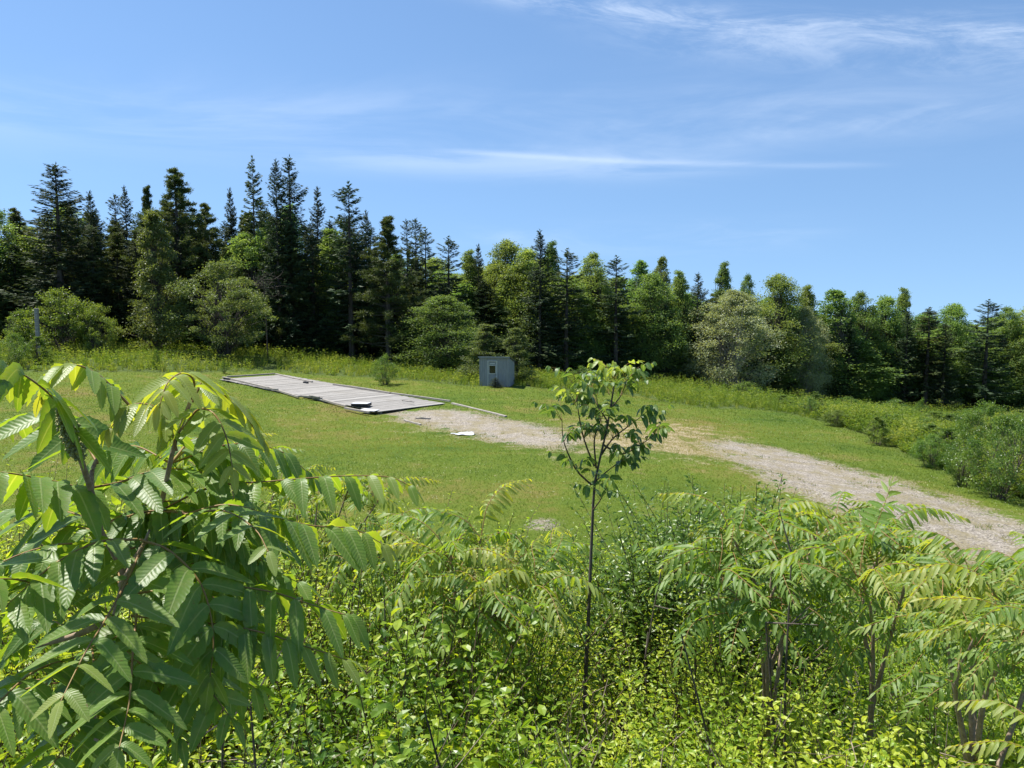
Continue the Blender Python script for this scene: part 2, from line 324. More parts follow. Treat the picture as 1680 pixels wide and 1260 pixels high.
# gravel stones + lawn grass + clover as stuff
def scatter_view(n, ymin, ymax, pw=1.0, xm=.72, x0=1.0):
    u = rng.random(n); y = (ymin**(1-pw)+(u*(ymax**(1-pw)-ymin**(1-pw))))**(1/(1-pw)) if pw != 1 else ymin*(ymax/ymin)**u
    x = rng.uniform(-1, 1, n)*(y*xm+x0); return x, y
def fbm(x, y, s, seed=0):
    r = np.random.default_rng(seed); v = 0; a = 1
    for o in range(4):
        for _ in range(3):
            th = r.uniform(0, 6.28); k = s*2**o; v = v+a*np.sin((x*np.cos(th)+y*np.sin(th))*k+r.uniform(0, 6.28))/3
        a *= .6
    return v
DECK_C = [G(371,623), G(452,619), G(742,663), G(607,682)]
DECKP = np.array([c[:2] for c in DECK_C])
x, y = scatter_view(420000, 12, 60, 1.0); g_, d_, m_, _ = masks(x, y)
keep = (g_+.5*fbm(x, y, 1.3, 3)*.6 < .55) & (m_ < .6) & (sdist(DECKP, x, y) < -.05) & (rng.random(len(x)) > d_*.35)
x, y, d_ = x[keep], y[keep], d_[keep]; z = tz(x, y); n = len(x)
sz = np.clip(y/22, .8, 2.2)
D = rdir(n)*np.array([.75, .75, .3]); D[:, 2] = np.abs(D[:, 2])+.45
tn = np.clip(.42+.26*fbm(x, y, .35, 1)+.15*fbm(x, y, 2.2, 2)+.12*rng.normal(size=n)+d_*.55, 0, 1)
gg = Geo(); leaves(gg, np.stack([x, y, z-.003], 1), D, rdir(n), rng.uniform(.03, .09, n)*sz**.5, .011*sz, tn, 'blade')
link('lawn_grass', gg.mesh('lawn_grass', M['grass']), kind='stuff', label='short mown grass covering the clearing around the wooden platform', category='grass')
x, y = scatter_view(26000, 14, 46, 1.0); g_, _, _, _ = masks(x, y); k = (g_ > .45); x, y = x[k], y[k]; n = len(x)
M['stone'] = simple_mat('gravel_stone', (.13,.115,.095), (.36,.325,.28), 3)
rs = rng.uniform(.012, .035, n); oc = np.array([[1,0,0],[0,1,0],[-1,0,0],[0,-1,0],[0,0,.8],[0,0,-.5]])
V = np.stack([x, y, tz(x, y)+.008], 1)[:, None]+oc[None]*rs[:, None, None]*rng.uniform(.6, 1.3, (n, 6, 1))
OF = np.array([[0,1,4],[1,2,4],[2,3,4],[3,0,4]]); g2 = Geo(); g2.add(V, (OF[None]+(np.arange(n)*6)[:, None, None]).reshape(-1, 3))
link('gravel', g2.mesh('gravel', M['stone']), kind='stuff', label='pale loose stones strewn over the gravel drive', category='gravel')

x, y = scatter_view(9000, 14, 48, 1.0); g_, _, m_, _ = masks(x, y); k = (g_ < .3) & (m_ < .3) & (sdist(DECKP, x, y) < 0) & (fbm(x, y, .5, 61) > -.1); x, y = x[k], y[k]; n = len(x)
M['clover'] = simple_mat('clover_flower', (.45,.46,.36), (.62,.6,.42), 3, bump=0)
cg = Geo(); leaves(cg, np.stack([x, y, tz(x, y)+.05], 1), rdir(n)*np.array([1, 1, .3]), rdir(n, 3.), rng.uniform(.015, .035, n)*np.clip(y/25, .8, 1.6), rng.uniform(.015, .03, n), .5); link('clover_flowers', cg.mesh('clover_flowers', M['clover']), kind='stuff', label='tiny pale clover heads dotted through the lawn', category='flowers')
# weeds creeping over the gravel
x, y = scatter_view(5200, 14, 46, 1.0); g_, _, _, _ = masks(x, y); k = (g_ > .3) & (g_ < .95) & (fbm(x, y, 1.4, 71) > .15); x, y = x[k], y[k]; m = 9; n = len(x)*m
X = np.repeat(np.stack([x, y, tz(x, y)], 1), m, 0)+rng.normal(size=(n, 3))*np.array([.05, .05, 0]); D = rdir(n)*.6; D[:, 2] = .8
wg = Geo(); leaves(wg, X, D, rdir(n), rng.uniform(.04, .13, n), .014, np.clip(rng.normal(size=n)*.2+.5, 0, 1), 'blade'); link('gravel_weeds', wg.mesh('gravel_weeds', M['grass']), kind='stuff', label='small tufts of grass growing up through the gravel', category='weeds')
# meadow vegetation
def meadow(name, cond, n, ymin, ymax, hr, tint0, kind, label, seed, bladew=.03, m=12):
    x, y = scatter_view(n, ymin, ymax, .3, .8, 6); s = sdist(MEAD, x, y); k = (s > .1) & cond(x, y); x, y, s = x[k], y[k], s[k]; z = tz(x, y); n = len(x)
    cl = fbm(x, y, .5, seed); h = rng.uniform(*hr, n)*(1+.3*cl)*np.clip(.35+s*.5, .35, 1); tt = tint0+.22*fbm(x, y, .9, seed+1)+rng.normal(size=n)*.1
    g = Geo(); X = np.repeat(np.stack([x, y, z], 1), m, 0); H = np.repeat(h, m); N = len(H)
    if kind == 'fern':
        a = rng.uniform(0, 6.28, N); u = rng.random(N); C = X+np.stack([np.cos(a)*.12*u, np.sin(a)*.12*u, H*(.15+.85*u)], 1)
        D = np.stack([np.cos(a), np.sin(a), rng.uniform(-.2, .8, N)], 1); leaves(g, C, D, rdir(N, 2.0), rng.uniform(.1, .22, N), rng.uniform(.035, .07, N), np.clip(np.repeat(tt, m)+(u-.6)*.25+rng.normal(size=N)*.08, 0, 1))
    else:
        D = rdir(N)*.38; D[:, 2] = 1; C = X+rng.normal(size=(N, 3))*np.array([.08, .08, 0]); leaves(g, C, D, rdir(N), H*rng.uniform(.6, 1.1, N), bladew, np.clip(np.repeat(tt, m)+rng.normal(size=N)*.12, 0, 1), 'blade')
    return link(name, g.mesh(name, M['meadow']), kind='stuff', label=label, category='meadow')
meadow('meadow_grass', lambda x, y: x < 30, 12000, 38, 76, (.45, .9), .62, 'blade', 'tall pale grasses standing along the foot of the forest', 11)
meadow('meadow_ferns', lambda x, y: x < 14, 15000, 40, 74, (.45, .95), .52, 'fern', 'bright ferns and goldenrod in the strip behind the mown lawn', 21)
meadow('near_brambles', lambda x, y: x >= 11, 60000, 20, 48, (.6, 1.25), .5, 'fern', 'leafy bramble tangle rising beside the gravel drive', 41, m=16)
meadow('bramble_thicket', lambda x, y: x >= 13, 26000, 20, 92, (.6, 1.3), .45, 'fern', 'rolling bramble and fern thicket on the right of the clearing', 31, m=14)

# ------------------------------------------------------------------ tree prototypes (height 15 m unless noted)
def spruce_proto(seed, Rr=2.6, H=15., dens=1.0, bare=.03, droop=.35, gap=0., card=.36, matk='spruce', pw=.68, top=1):
    global rng; rng = np.random.default_rng(seed); tg = Geo(); g = Geo()
    tubes(tg, np.array([[[0, 0, -.4], [0.03, 0, H*.3], [-.03, .03, H*.65], [0, 0, H*.99]]]), np.array([[.2, .16, .09, .012]])*(Rr/2.6)**.5, 7)
    nz = int(70*dens); zz = bare*H+(H*.985-bare*H)*(np.arange(nz)/nz)**.8
    B = []
    for z0 in zz:
        u = z0/H
        L = Rr*(1-u)**pw*(.82+.18*math.sin(u*37+seed))+.16
        if u < .15: L *= .75+u
        for k in range(rng.integers(5, 8)):
            if rng.random() < gap: continue
            a = rng.uniform(0, 6.28); B.append((z0+rng.normal()*.12, a, L*rng.uniform(.6, 1.18), u))
    B = np.array(B); n = len(B); K = 6; t = np.linspace(0, 1, K)
    ca, sa = np.cos(B[:, 1])[:, None], np.sin(B[:, 1])[:, None]; L = B[:, 2][:, None]; up = np.where(B[:, 3] > .75, .5, .1)[:, None]
    zz2 = B[:, 0][:, None]+L*(up*t-droop*(1-B[:, 3][:, None])*np.sin(t*2.4)+.12*t**3)
    P = np.stack([ca*L*t, sa*L*t, zz2], -1)
    tubes(tg, P, np.maximum(.022*(1-t)[None]*(L/2+.3), .006), 3)
    m = 30; s = rng.random((n, m))**.75*1.0; cnt = (rng.random((n, m)) < np.clip(L/Rr*1.2+.25, 0, 1)); f = s*(K-1); i = np.minimum(f.astype(int), K-2); fr = (f-i)[..., None]
    ii = np.arange(n)[:, None]; C = P[ii, i]*(1-fr)+P[ii, i+1]*fr
    rad = np.stack([np.broadcast_to(ca, s.shape), np.broadcast_to(sa, s.shape), np.zeros(s.shape)], -1); tan = np.stack([-rad[..., 1], rad[..., 0], rad[..., 2]], -1)
    sg = rng.choice([-1., 1.], (n, m))[..., None]; D = rad*.8+tan*sg*rng.uniform(.2, 1.1, (n, m, 1))+np.array([0, 0, 1.])*rng.uniform(-.5, .25, (n, m, 1))
    cl = card*(.45+.75*np.broadcast_to(L/Rr, s.shape))*rng.uniform(.6, 1.2, (n, m)); C = C[cnt]; D = D[cnt]; cl = cl[cnt]
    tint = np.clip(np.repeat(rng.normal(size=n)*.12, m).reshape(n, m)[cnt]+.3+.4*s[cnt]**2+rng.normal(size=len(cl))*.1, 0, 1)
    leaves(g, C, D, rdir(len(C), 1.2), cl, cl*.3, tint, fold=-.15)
    k = 26; C = np.stack([np.zeros(k), np.zeros(k), H*(.93+.07*rng.random(k))], 1); leaves(g, C, rdir(k, 1.3), rdir(k), .3, .09, .4)
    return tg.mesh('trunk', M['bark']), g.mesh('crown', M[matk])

def blob_proto(seed, H=14., Rr=3.2, base=.25, nb=70, nl=150, leaf=.2, matk='decid', bark='bark', shape='oval', trunks=1, lw=.62, csz=.75, sparse=0, kind='leaf'):
    global rng; rng = np.random.default_rng(seed); tg = Geo(); g = Geo()
    C = []
    cz = H*(base+1)/2; hz = H*(1-base)/2
    while len(C) < nb:
        if shape in ('oval', 'cone'):
            u_ = rng.random()**.9; pf = (math.sin(math.pi*min(1, (u_*.93+.07)**.75))**.6 if shape == 'oval' else min(1, u_*5+.45)*(1-u_)**.65)+.05; az = rng.uniform(0, 6.28)
            lob = 1+.2*math.sin(az*3+seed+u_*6)+.15*math.sin(az*2-u_*9+seed*2); rr_ = Rr*pf*lob*rng.uniform(.2, 1)**.5; C.append((math.cos(az)*rr_, math.sin(az)*rr_, H*(base+(1-base)*u_*.985))); continue
        p = rng.normal(size=3); p /= np.linalg.norm(p); p *= rng.uniform(.35, 1)**.5
        z = p[2]
        w = 1.0
        if shape == 'oval': w = 1-.25*max(z, 0)
        if shape == 'cone': w = .95-.6*(z*.5+.5)
        if shape == 'dome': w = 1.0 if z < .2 else 1-.2*z
        az = math.atan2(p[1], p[0]); lob = 1+.18*math.sin(az*3+seed)+.14*math.sin(az*5+z*4+seed*2)
        r = p[:2]*w*Rr*lob/max(.5, math.sqrt(1-z*z*.6)) if shape == 'cone' else p[:2]*w*Rr*lob
        C.append((r[0], r[1], cz+z*hz*(1+.08*math.sin(az*4+seed))))
    C = np.array(C); tops = np.array([[rng.normal()*.12*Rr, rng.normal()*.12*Rr, H*rng.uniform(.9, 1.0)] for _ in range(6)]); C = np.vstack([C, tops])
    paths = []; rads = []
    for k in range(trunks):
        b0 = np.array([rng.normal()*.25*(trunks > 1), rng.normal()*.25*(trunks > 1), -.4]); tp = np.array([rng.normal()*.3*(1+trunks*.5), rng.normal()*.3*(1+trunks*.5), H*.9]); mid = (b0+tp)/2+rng.normal(size=3)*np.array([.25, .25, 0])
        tubes(tg, smooth_path([b0, mid, tp], 8)[None], np.linspace(.17, .02, 8)[None]*H/14, 7)
        for c in C[k::trunks]:
            t0 = np.clip((c[2]/H-.18)*.8, .08, .8); a = smooth_path([b0, mid, tp], 20)[int(t0*19)]
            paths.append(smooth_path([a, (a+c)/2+np.array([0, 0, .12*np.linalg.norm(c-a)]), c], 6)); rads.append(np.linspace(.05, .01, 6)*H/14)
    tubes(tg, np.array(paths), np.array(rads), 4)
    cs = csz*H/14*rng.uniform(.6, 1.25, len(C))*(1-.55*np.clip(C[:, 2]/H, 0, 1)**2*(shape != 'dome')); N = len(C)*nl
    off = (rdir(N)*(rng.random(N)**.45)[:, None]*.55+rng.normal(size=(N, 3))*.36)*np.repeat(cs, nl)[:, None]*np.array([1.15, 1.15, .75])
    P = np.repeat(C, nl, 0)+off; tint = np.clip(.45+np.repeat(rng.normal(size=len(C))*.17, nl)+rng.normal(size=N)*.13, 0, 1)
    D = norm(off)+rdir(N)*.8+np.array([0, 0, -.15]); Ls = leaf*rng.uniform(.6, 1.25, N)
    leaves(g, P, D, rdir(N, .9), Ls, Ls*lw, tint, kind)
    return tg.mesh('trunk', M[bark]), g.mesh('crown', M[matk])

def pine_proto(seed, H=15., Rr=2.6):
    global rng; rng = np.random.default_rng(seed); tg = Geo(); g = Geo()
    tubes(tg, np.array([[[0, 0, -.4], [.1, 0, H*.3], [-.1, .05, H*.65], [0, 0, H*.97]]]), np.array([[.22, .17, .1, .02]]), 7)
    P = []; C = []; S = []
    for i in range(150):
        u = .12+.86*(i/150); L = 1.35*Rr*((1-u)**.85+.06)*rng.uniform(.45, 1.1)*(1.15 if .25 < u < .75 else .85); a = rng.uniform(0, 6.28); r = np.array([math.cos(a), math.sin(a)])
        e = np.array([*(r*L), u*H+L*rng.uniform(.05, .5)]); s = np.array([0, 0, u*H]); p = smooth_path([s, (s+e)/2-np.array([0, 0, .06*L]), e], 6); P.append(p)
        for t in rng.uniform(.35, 1.05, 9): C.append(s+(e-s)*t+rng.normal(size=3)*.16*(1.1-u)); S.append(rng.normal()*.14)
    tubes(tg, np.array(P), np.linspace(.04, .01, 6)[None], 3)
    C = np.array(C); nl = 24; N = len(C)*nl; D = rdir(N, .55)
    leaves(g, np.repeat(C, nl, 0)+rng.normal(size=(N, 3))*.07, D, rdir(N), rng.uniform(.2, .38, N)*(1-.5*np.clip(np.repeat(C[:, 2], nl)/H, 0, 1)**3), .05, np.clip(.45+np.repeat(S, nl)+rng.normal(size=N)*.12, 0, 1), fold=0)
    return tg.mesh('trunk', M['bark']), g.mesh('crown', M['pine'])

PR = {}
PR['spruce'] = [spruce_proto(1, 2.5), spruce_proto(2, 2.2), spruce_proto(3, 2.8, droop=.45)]
PR['sparse'] = [spruce_proto(5, 2.1, dens=.65, gap=.25, bare=.2, card=.36, pw=.55), spruce_proto(6, 2.1, dens=.6, gap=.28, bare=.14, card=.38, pw=.5), spruce_proto(7, 2.0, dens=.5, gap=.3, bare=.35, matk='pine', card=.4)]
PR['pine'] = [pine_proto(11), pine_proto(12, Rr=3)]
PR['decid'] = [blob_proto(21, nb=190, nl=125, Rr=2.9, base=.05, csz=1.1, leaf=.17), blob_proto(22, nb=180, nl=125, Rr=2.6, base=.06, csz=1.05, leaf=.17), blob_proto(23, nb=200, nl=125, Rr=3.1, base=.04, csz=1.15, leaf=.18), blob_proto(24, nb=170, nl=125, Rr=2.4, base=.06, csz=.95, leaf=.17, shape='cone')]
PR['aspen'] = [blob_proto(31, nb=130, nl=95, Rr=1.8, base=.15, csz=.75, bark='bark_pale'), blob_proto(32, nb=125, nl=95, Rr=1.9, base=.2, csz=.75, bark='bark_pale')]
PR['silver'] = [blob_proto(41, H=11, Rr=3.4, base=.03, nb=230, nl=140, matk='silver', bark='bark_pale', trunks=3, shape='oval', leaf=.16, csz=1.15)]
PR['olive'] = [blob_proto(51, H=9, Rr=3.6, base=.08, nb=150, nl=130, matk='olive', trunks=3, shape='dome', leaf=.15, csz=.75), blob_proto(52, H=12, Rr=2.6, base=.05, nb=120, nl=140, matk='olive', shape='cone', leaf=.18)]
PR['bush'] = [blob_proto(61, H=4, Rr=2.2, base=0, nb=80, nl=120, matk='bush', trunks=4, shape='dome', leaf=.12, csz=1.3), blob_proto(62, H=4, Rr=2.0, base=0, nb=70, nl=120, matk='bush', trunks=4, shape='cone', leaf=.12, csz=1.3), blob_proto(63, H=4, Rr=2.3, base=0, nb=85, nl=110, matk='darkshrub', trunks=5, shape='dome', leaf=.11, csz=1.2)]
PH = {'spruce': (15, 2.6), 'sparse': (15, 1.8), 'pine': (15, 2.6), 'decid': (14, 2.9), 'aspen': (14, 1.9), 'silver': (11, 3.6), 'olive': (9, 3.8), 'olive1': (12, 2.7), 'bush': (4, 2.4)}
rng = np.random.default_rng(99)
NM = {'spruce': 'spruce_tree', 'sparse': 'spruce_tree', 'pine': 'pine_tree', 'decid': 'broadleaf_tree', 'aspen': 'aspen_tree', 'silver': 'willow_tree', 'olive': 'broadleaf_tree', 'bush': 'shrub'}
def tree(kind, var, px, topy, wpx, Y, label, group=None, rot=None, basepy=None, name=None, wk=1.0):
    X = (px-840)/F_PX*Y/ray(px, 560)[1]*1.0
    p = at(px, topy, Y); gz = tz1(p[0], Y); h = p[2]-gz; w = wpx/F_PX*Y
    w = w*(1.28 if kind in ('spruce', 'sparse') else 1.15 if kind in ('decid', 'aspen') else 1.0); H0, R0 = PH['olive1' if (kind == 'olive' and var == 1) else kind]; tm, cm = PR[kind][var]
    e = link(name or NM[kind], None, loc=(p[0], Y, gz-.05), rot=(0, 0, rng.uniform(0, 6.28) if rot is None else rot), scale=(w/R0*wk, w/R0*wk, h/H0),
             label=label, category='shrub' if kind == 'bush' else 'tree', group=group)
    e.empty_display_size = .1
    link('stem' if kind == 'bush' else 'trunk', tm, e); link('foliage' if kind == 'bush' else 'crown', cm, e); return e

HERO = [  # kind, variant, px, top py, half width px, depth, label
 ('decid',0,-25,335,60,66,'green broadleaf tree at the very left end of the forest edge'),
 ('pine',1,22,338,42,70,'pine with rounded top just left of the broad dark spruce'),
 ('spruce',2,90,268,66,63,'broad dark spruce with a pointed top, tallest tree near the left end of the forest'),
 ('spruce',1,147,313,28,72,'slim spruce tip peeking over just right of the broad dark spruce'),
 ('sparse',0,188,318,22,74,'thin spruce with the left one of two close tips, left of the bushy green pine'),
 ('spruce',0,204,305,24,73,'thin spruce with the right one of two close tips, left of the bushy green pine'),
 ('pine',0,240,300,34,72,'ragged pine leaning against the left side of the bushy green pine'),
 ('pine',1,285,272,64,68,'bushy green pine with a blunt conical top, left half of the forest'),
 ('pine',1,335,330,44,71,'pine with open branches on the right shoulder of the bushy green tree'),
 ('olive',1,250,350,50,61,'lighter olive tree with a pointed crown standing in front of the dark forest at left'),
 ('spruce',1,377,308,22,74,'small spruce tip left of the thin see-through larch'),
 ('sparse',2,414,258,25,70,'tall thin larch with sparse see-through branches beside the highest spruce'),
 ('spruce',0,452,262,34,68,'left top of the highest pair of spruces in the forest'),
 ('spruce',2,474,256,44,69,'right top of the highest pair of spruces in the forest, dark and full'),
 ('spruce',1,520,306,28,72,'narrow black-green spruce right of the highest pair'),
 ('sparse',1,572,300,38,68,'tall spruce with ragged bare sides and knobbly tip left of the feathery pine'),
 ('spruce',0,600,345,24,71,'short spruce tucked between the ragged tall spruce and the feathery pine'),
 ('pine',0,635,350,60,66,'big feathery pine with a forked trunk, standing left of the shed'),
 ('sparse',0,667,360,20,74,'small sparse spruce, left one of three thin tips beside the feathery pine'),
 ('sparse',0,682,358,22,73,'small sparse spruce, middle one of three thin tips beside the feathery pine'),
 ('sparse',1,698,374,26,72,'small sparse spruce, right one of three thin tips beside the feathery pine'),
 ('sparse',1,735,388,30,71,'lone sparse spruce tip rising above the trees left of the shed'),
 ('decid',3,770,412,34,76,'pale broadleaf tree whose top shows right of the lone sparse spruce'),
 ('spruce',1,785,400,20,75,'slim dark spruce tip between the pale tree tops above the shed'),
 ('decid',0,832,394,42,78,'tallest pale green broadleaf crown above the shed'),
 ('decid',2,865,410,40,77,'broadleaf crown tucked left of the tall dark spruce right of the shed'),
 ('spruce',0,886,377,34,73,'tall dark spruce with a thick pointed tip just right of the shed'),
 ('decid',3,905,398,28,78,'pale tree crown behind the right side of the tall dark spruce'),
 ('sparse',1,930,408,34,73,'dark spruce with a bare pale trunk near its foot, second spruce right of the shed'),
 ('decid',1,972,416,38,78,'green broadleaf tree behind the gap left of the twin bare trunks'),
 ('sparse',1,1012,420,32,75,'greyish spruce with twin bare pale trunks behind the sapling'),
 ('aspen',0,1050,428,24,79,'slender aspen top left of the tuft-topped tree'),
 ('aspen',1,1086,422,16,84,'narrow tree whose tufted top stands alone above its neighbours'),
 ('decid',2,1068,450,42,78,'green broadleaf tree below the tufted narrow top'),
 ('decid',3,1115,446,30,80,'leafy tree just left of the small black-green spruce cone'),
 ('spruce',2,1146,447,26,79,'small black-green spruce cone left of the silvery tree'),
 ('decid',3,1188,432,26,88,'distant round-topped tree above and behind the silvery tree'),
 ('decid',1,1226,452,22,90,'lower distant tree behind the right shoulder of the silvery tree'),
 ('silver',0,1203,478,70,77,'pale silvery-green tree with several grey trunks at the forest edge'),
 ('decid',0,1278,450,44,86,'broad light green tree rising right of the silvery tree'),
 ('decid',3,1325,470,34,90,'leafy tree next right of the broad light green tree'),
 ('silver',0,1322,505,38,86,'greyish leafy tree in front, two crowns right of the silvery tree'),
 ('aspen',1,1372,476,34,92,'upright green tree halfway along the right forest'),
 ('decid',1,1412,480,36,94,'round green crown beside the small dark spire on the right'),
 ('spruce',1,1395,520,22,90,'low dark spruce standing in front of the round green crowns on the right'),
 ('decid',2,1455,488,36,96,'full green tree left of the slim dark spruce on the right'),
 ('spruce',0,1490,510,24,93,'slim dark spruce half hidden among bright broadleaf trees on the right'),
 ('decid',3,1483,474,26,99,'highest light top among the trees on the right'),
 ('sparse',2,1525,505,36,93,'greyish half-bare tree right of the slim dark spruce'),
 ('decid',0,1565,498,36,97,'light green tree between the two half-bare trees on the right'),
 ('sparse',1,1622,492,34,92,'spruce with a tall bare pale trunk near the right edge of the photo'),
 ('decid',1,1655,505,34,98,'green tree behind the pale-trunked spruce near the right edge'),
 ('decid',2,1700,500,40,98,'green tree at the right end of the forest edge'),
 ('spruce',2,1552,530,26,92,'dark young spruce at the foot of the half-bare tree on the right'),
 ('spruce',2,1260,520,34,84,'dark spruce filling the gap right of the silvery tree, low branches to the ground'),
 ('spruce',0,1092,500,30,77,'dark young spruce at the forest foot left of the silvery tree'),
]
for h in HERO: tree(*h)
BUSH = [
 ('olive',0,362,428,82,61,'broad spreading grey-green apple tree in front of the dark spruces'),
 ('bush',0,95,476,62,58.5,'large light bush behind the grey post at left'),
 ('bush',1,62,552,30,53,'low bush hiding the foot of the grey post'),
 ('bush',1,30,512,42,58,'light green bush at the left edge below the dark trees'),
 ('bush',0,158,500,38,58,'rounded light bush right of the large one behind the grey post'),
 ('bush',2,20,548,30,51,'small dark round bush at the left edge of the meadow'),
 ('decid',2,725,486,52,64,'bright green leafy tree low in front of the forest left of the shed'),
 ('olive',1,797,532,42,57,'bushy young tree directly behind the shed, left of a pair'),
 ('olive',1,846,538,36,56,'bushy young tree behind the right corner of the shed'),
 ('bush',2,630,582,24,52,'dark leafy shrub alone in the meadow left of the shed'),
 ('bush',2,256,574,7,53,'tiny dark shrub in the meadow below the pointed olive tree'),
 ('bush',2,367,590,6,54,'tiny upright shrub in the meadow beyond the platform'),
 ('bush',2,1332,652,22,50,'dark shrub in the bramble at the bend of the lawn edge'),
 ('bush',2,1512,654,14,64,'small dark shrub far out in the bramble on the right'),
 ('bush',0,1225,626,26,66,'low spreading bush at the forest foot below the silvery tree'),
 ('bush',2,1470,655,30,70,'flat brownish bush at the far edge of the bramble'),
 ('bush',2,1650,682,66,25,'large dark glossy shrub overhanging the drive at the right edge'),
 ('bush',2,1585,708,40,27,'rounded dark shrub left of the large one beside the drive'),
 ('bush',0,1530,712,34,31,'light green shrub at the lawn edge where the brambles begin to rise'),
 ('bush',0,1620,660,50,34,'bright bush rising behind the dark glossy shrubs on the right'),
 ('bush',1,1440,682,34,38,'bramble hump at the lawn edge on the right'),
 ('bush',0,1375,672,26,45,'small light bramble hump near the bend of the lawn'),
 ('bush',2,955,600,22,68,'low dark bush at the forest foot right of the shed'),
 ('bush',0,1140,655,14,52,'bright yellow-green weed clump on the lawn edge right of the sapling'),
]
for h in BUSH: tree(*h)
for i in range(120):
    px = rng.uniform(1280, 1800); py = rng.uniform(668, 812); p = G(px, py)
    if p[1] > 85 or sdist(MEAD, p[0], p[1]) < 1.2: continue
    w_ = rng.uniform(.6, 1.5); hgt = rng.uniform(.8, 1.7); e = link('bramble_bush', None, loc=(p[0], p[1], p[2]-.05), rot=(0, 0, rng.uniform(0, 6.28)), scale=(w_/2.4*1.3, w_/2.4*1.3, hgt/4), label='low rounded bramble bush in the thicket right of the clearing', category='shrub', group='bramble bushes in the right thicket')
    tm, cm = PR['bush'][[0, 1, 0, 1, 2][int(rng.integers(5))]]; link('stem', tm, e); link('foliage', cm, e)
# back rows
SKY = np.array([(-260,350),(0,352),(90,315),(200,340),(290,310),(350,352),(450,310),(520,338),(575,342),(640,378),(700,408),(760,425),(850,415),(930,430),(1000,436),(1100,448),(1200,464),(1290,478),(1400,492),(1500,498),(1600,506),(1680,510),(1950,515)], float)
DEP = np.array([(-260,58),(60,62),(560,67),(870,73),(1140,79),(1290,85),(1450,93),(1680,97),(1950,99)], float)
GL = {('spruce',0): 'dark spruce in the packed rows behind the forest edge on the left', ('spruce',1): 'dark spruce in the packed rows behind the forest edge on the right',
      ('decid',0): 'leafy tree in the packed rows behind the forest edge on the left', ('decid',1): 'leafy tree in the packed rows behind the forest edge on the right',
      ('aspen',0): 'slender aspen in the packed rows on the left', ('aspen',1): 'slender aspen in the packed rows on the right',
      ('pine',0): 'pine in the packed rows behind the forest edge on the left', ('pine',1): 'pine in the packed rows behind the forest edge on the right'}
for row, (dy, drop) in enumerate([(3.5, 28), (9, 12), (15, 4)]):
    px = -240+row*11
    while px < 1930:
        left = px < 720; r = rng.random()
        kd = ('spruce' if r < .6 else 'pine' if r < .8 else 'decid') if left else ('decid' if r < .48 else 'aspen' if r < .66 else 'spruce' if r < .92 else 'pine')
        Y = np.interp(px, DEP[:, 0], DEP[:, 1])+dy+rng.uniform(-1.2, 1.2); ty = np.interp(px, SKY[:, 0], SKY[:, 1])+drop+rng.uniform(0, 34)
        sd = 0 if left else 1; tree(kd, int(rng.integers(len(PR[kd]))), px, ty, rng.uniform(34, 50) if left else rng.uniform(38, 58), Y, GL[(kd, sd)], 'packed '+kd+' trees '+('left' if left else 'right'))
        px += rng.uniform(26, 44) if left else rng.uniform(24, 40)
# low dark understory spruces along the forest foot
px = -240
while px < 1930:
    Y = np.interp(px, DEP[:, 0], DEP[:, 1])+rng.uniform(1.5, 4); by = np.interp(px, [0, 560, 870, 1140, 1300, 1680], [575, 595, 615, 630, 655, 660])
    tree('spruce' if rng.random() < .6 else 'decid', int(rng.integers(3)), px, by-rng.uniform(45, 110), rng.uniform(20, 32), Y, 'young tree filling the dark foot of the forest edge', 'young trees along the forest foot')
    px += rng.uniform(22, 36)
# ------------------------------------------------------------------ boxes
def boxes(geo, L, tint=.5, mi=0):
    c = np.array([[-1,-1,-1],[1,-1,-1],[1,1,-1],[-1,1,-1],[-1,-1,1],[1,-1,1],[1,1,1],[-1,1,1]])*.5
    F = np.array([[0,3,2,1],[4,5,6,7],[0,1,5,4],[1,2,6,5],[2,3,7,6],[3,0,4,7]])
    for (ce, sz, *rt) in L:
        V = c*np.array(sz)
        if rt: V = V@np.array(Matrix(rt[0])).T if not isinstance(rt[0], float) else V@np.array(Matrix.Rotation(rt[0], 3, 'Z')).T
        geo.add(V+np.array(ce), F, tint, mi=mi)
def bevel_mesh(me, w=.006):
    bm = bmesh.new(); bm.from_mesh(me); bmesh.ops.bevel(bm, geom=bm.edges[:], offset=w, segments=1, affect='EDGES', clamp_overlap=True); bm.to_mesh(me); bm.free(); return me
M['siding'] = simple_mat('grey_siding', (.215,.225,.23), (.28,.29,.295), 3, stretch=(3, 3, .5), bump=.15)
M['trim'] = simple_mat('trim_paint', (.42,.43,.4), (.6,.6,.56), 5, bump=.1)
M['roofing'] = simple_mat('roofing', (.05,.055,.055), (.12,.12,.12), 12)
M['glass'] = simple_mat('dark_window', (.01,.014,.01), (.02,.025,.016), 2, rough=.12, bump=0, spec=.6)
M['timber'] = simple_mat('weathered_timber', (.17,.15,.125), (.4,.37,.33), 3, stretch=(1, 8, 8))
M['board'] = None
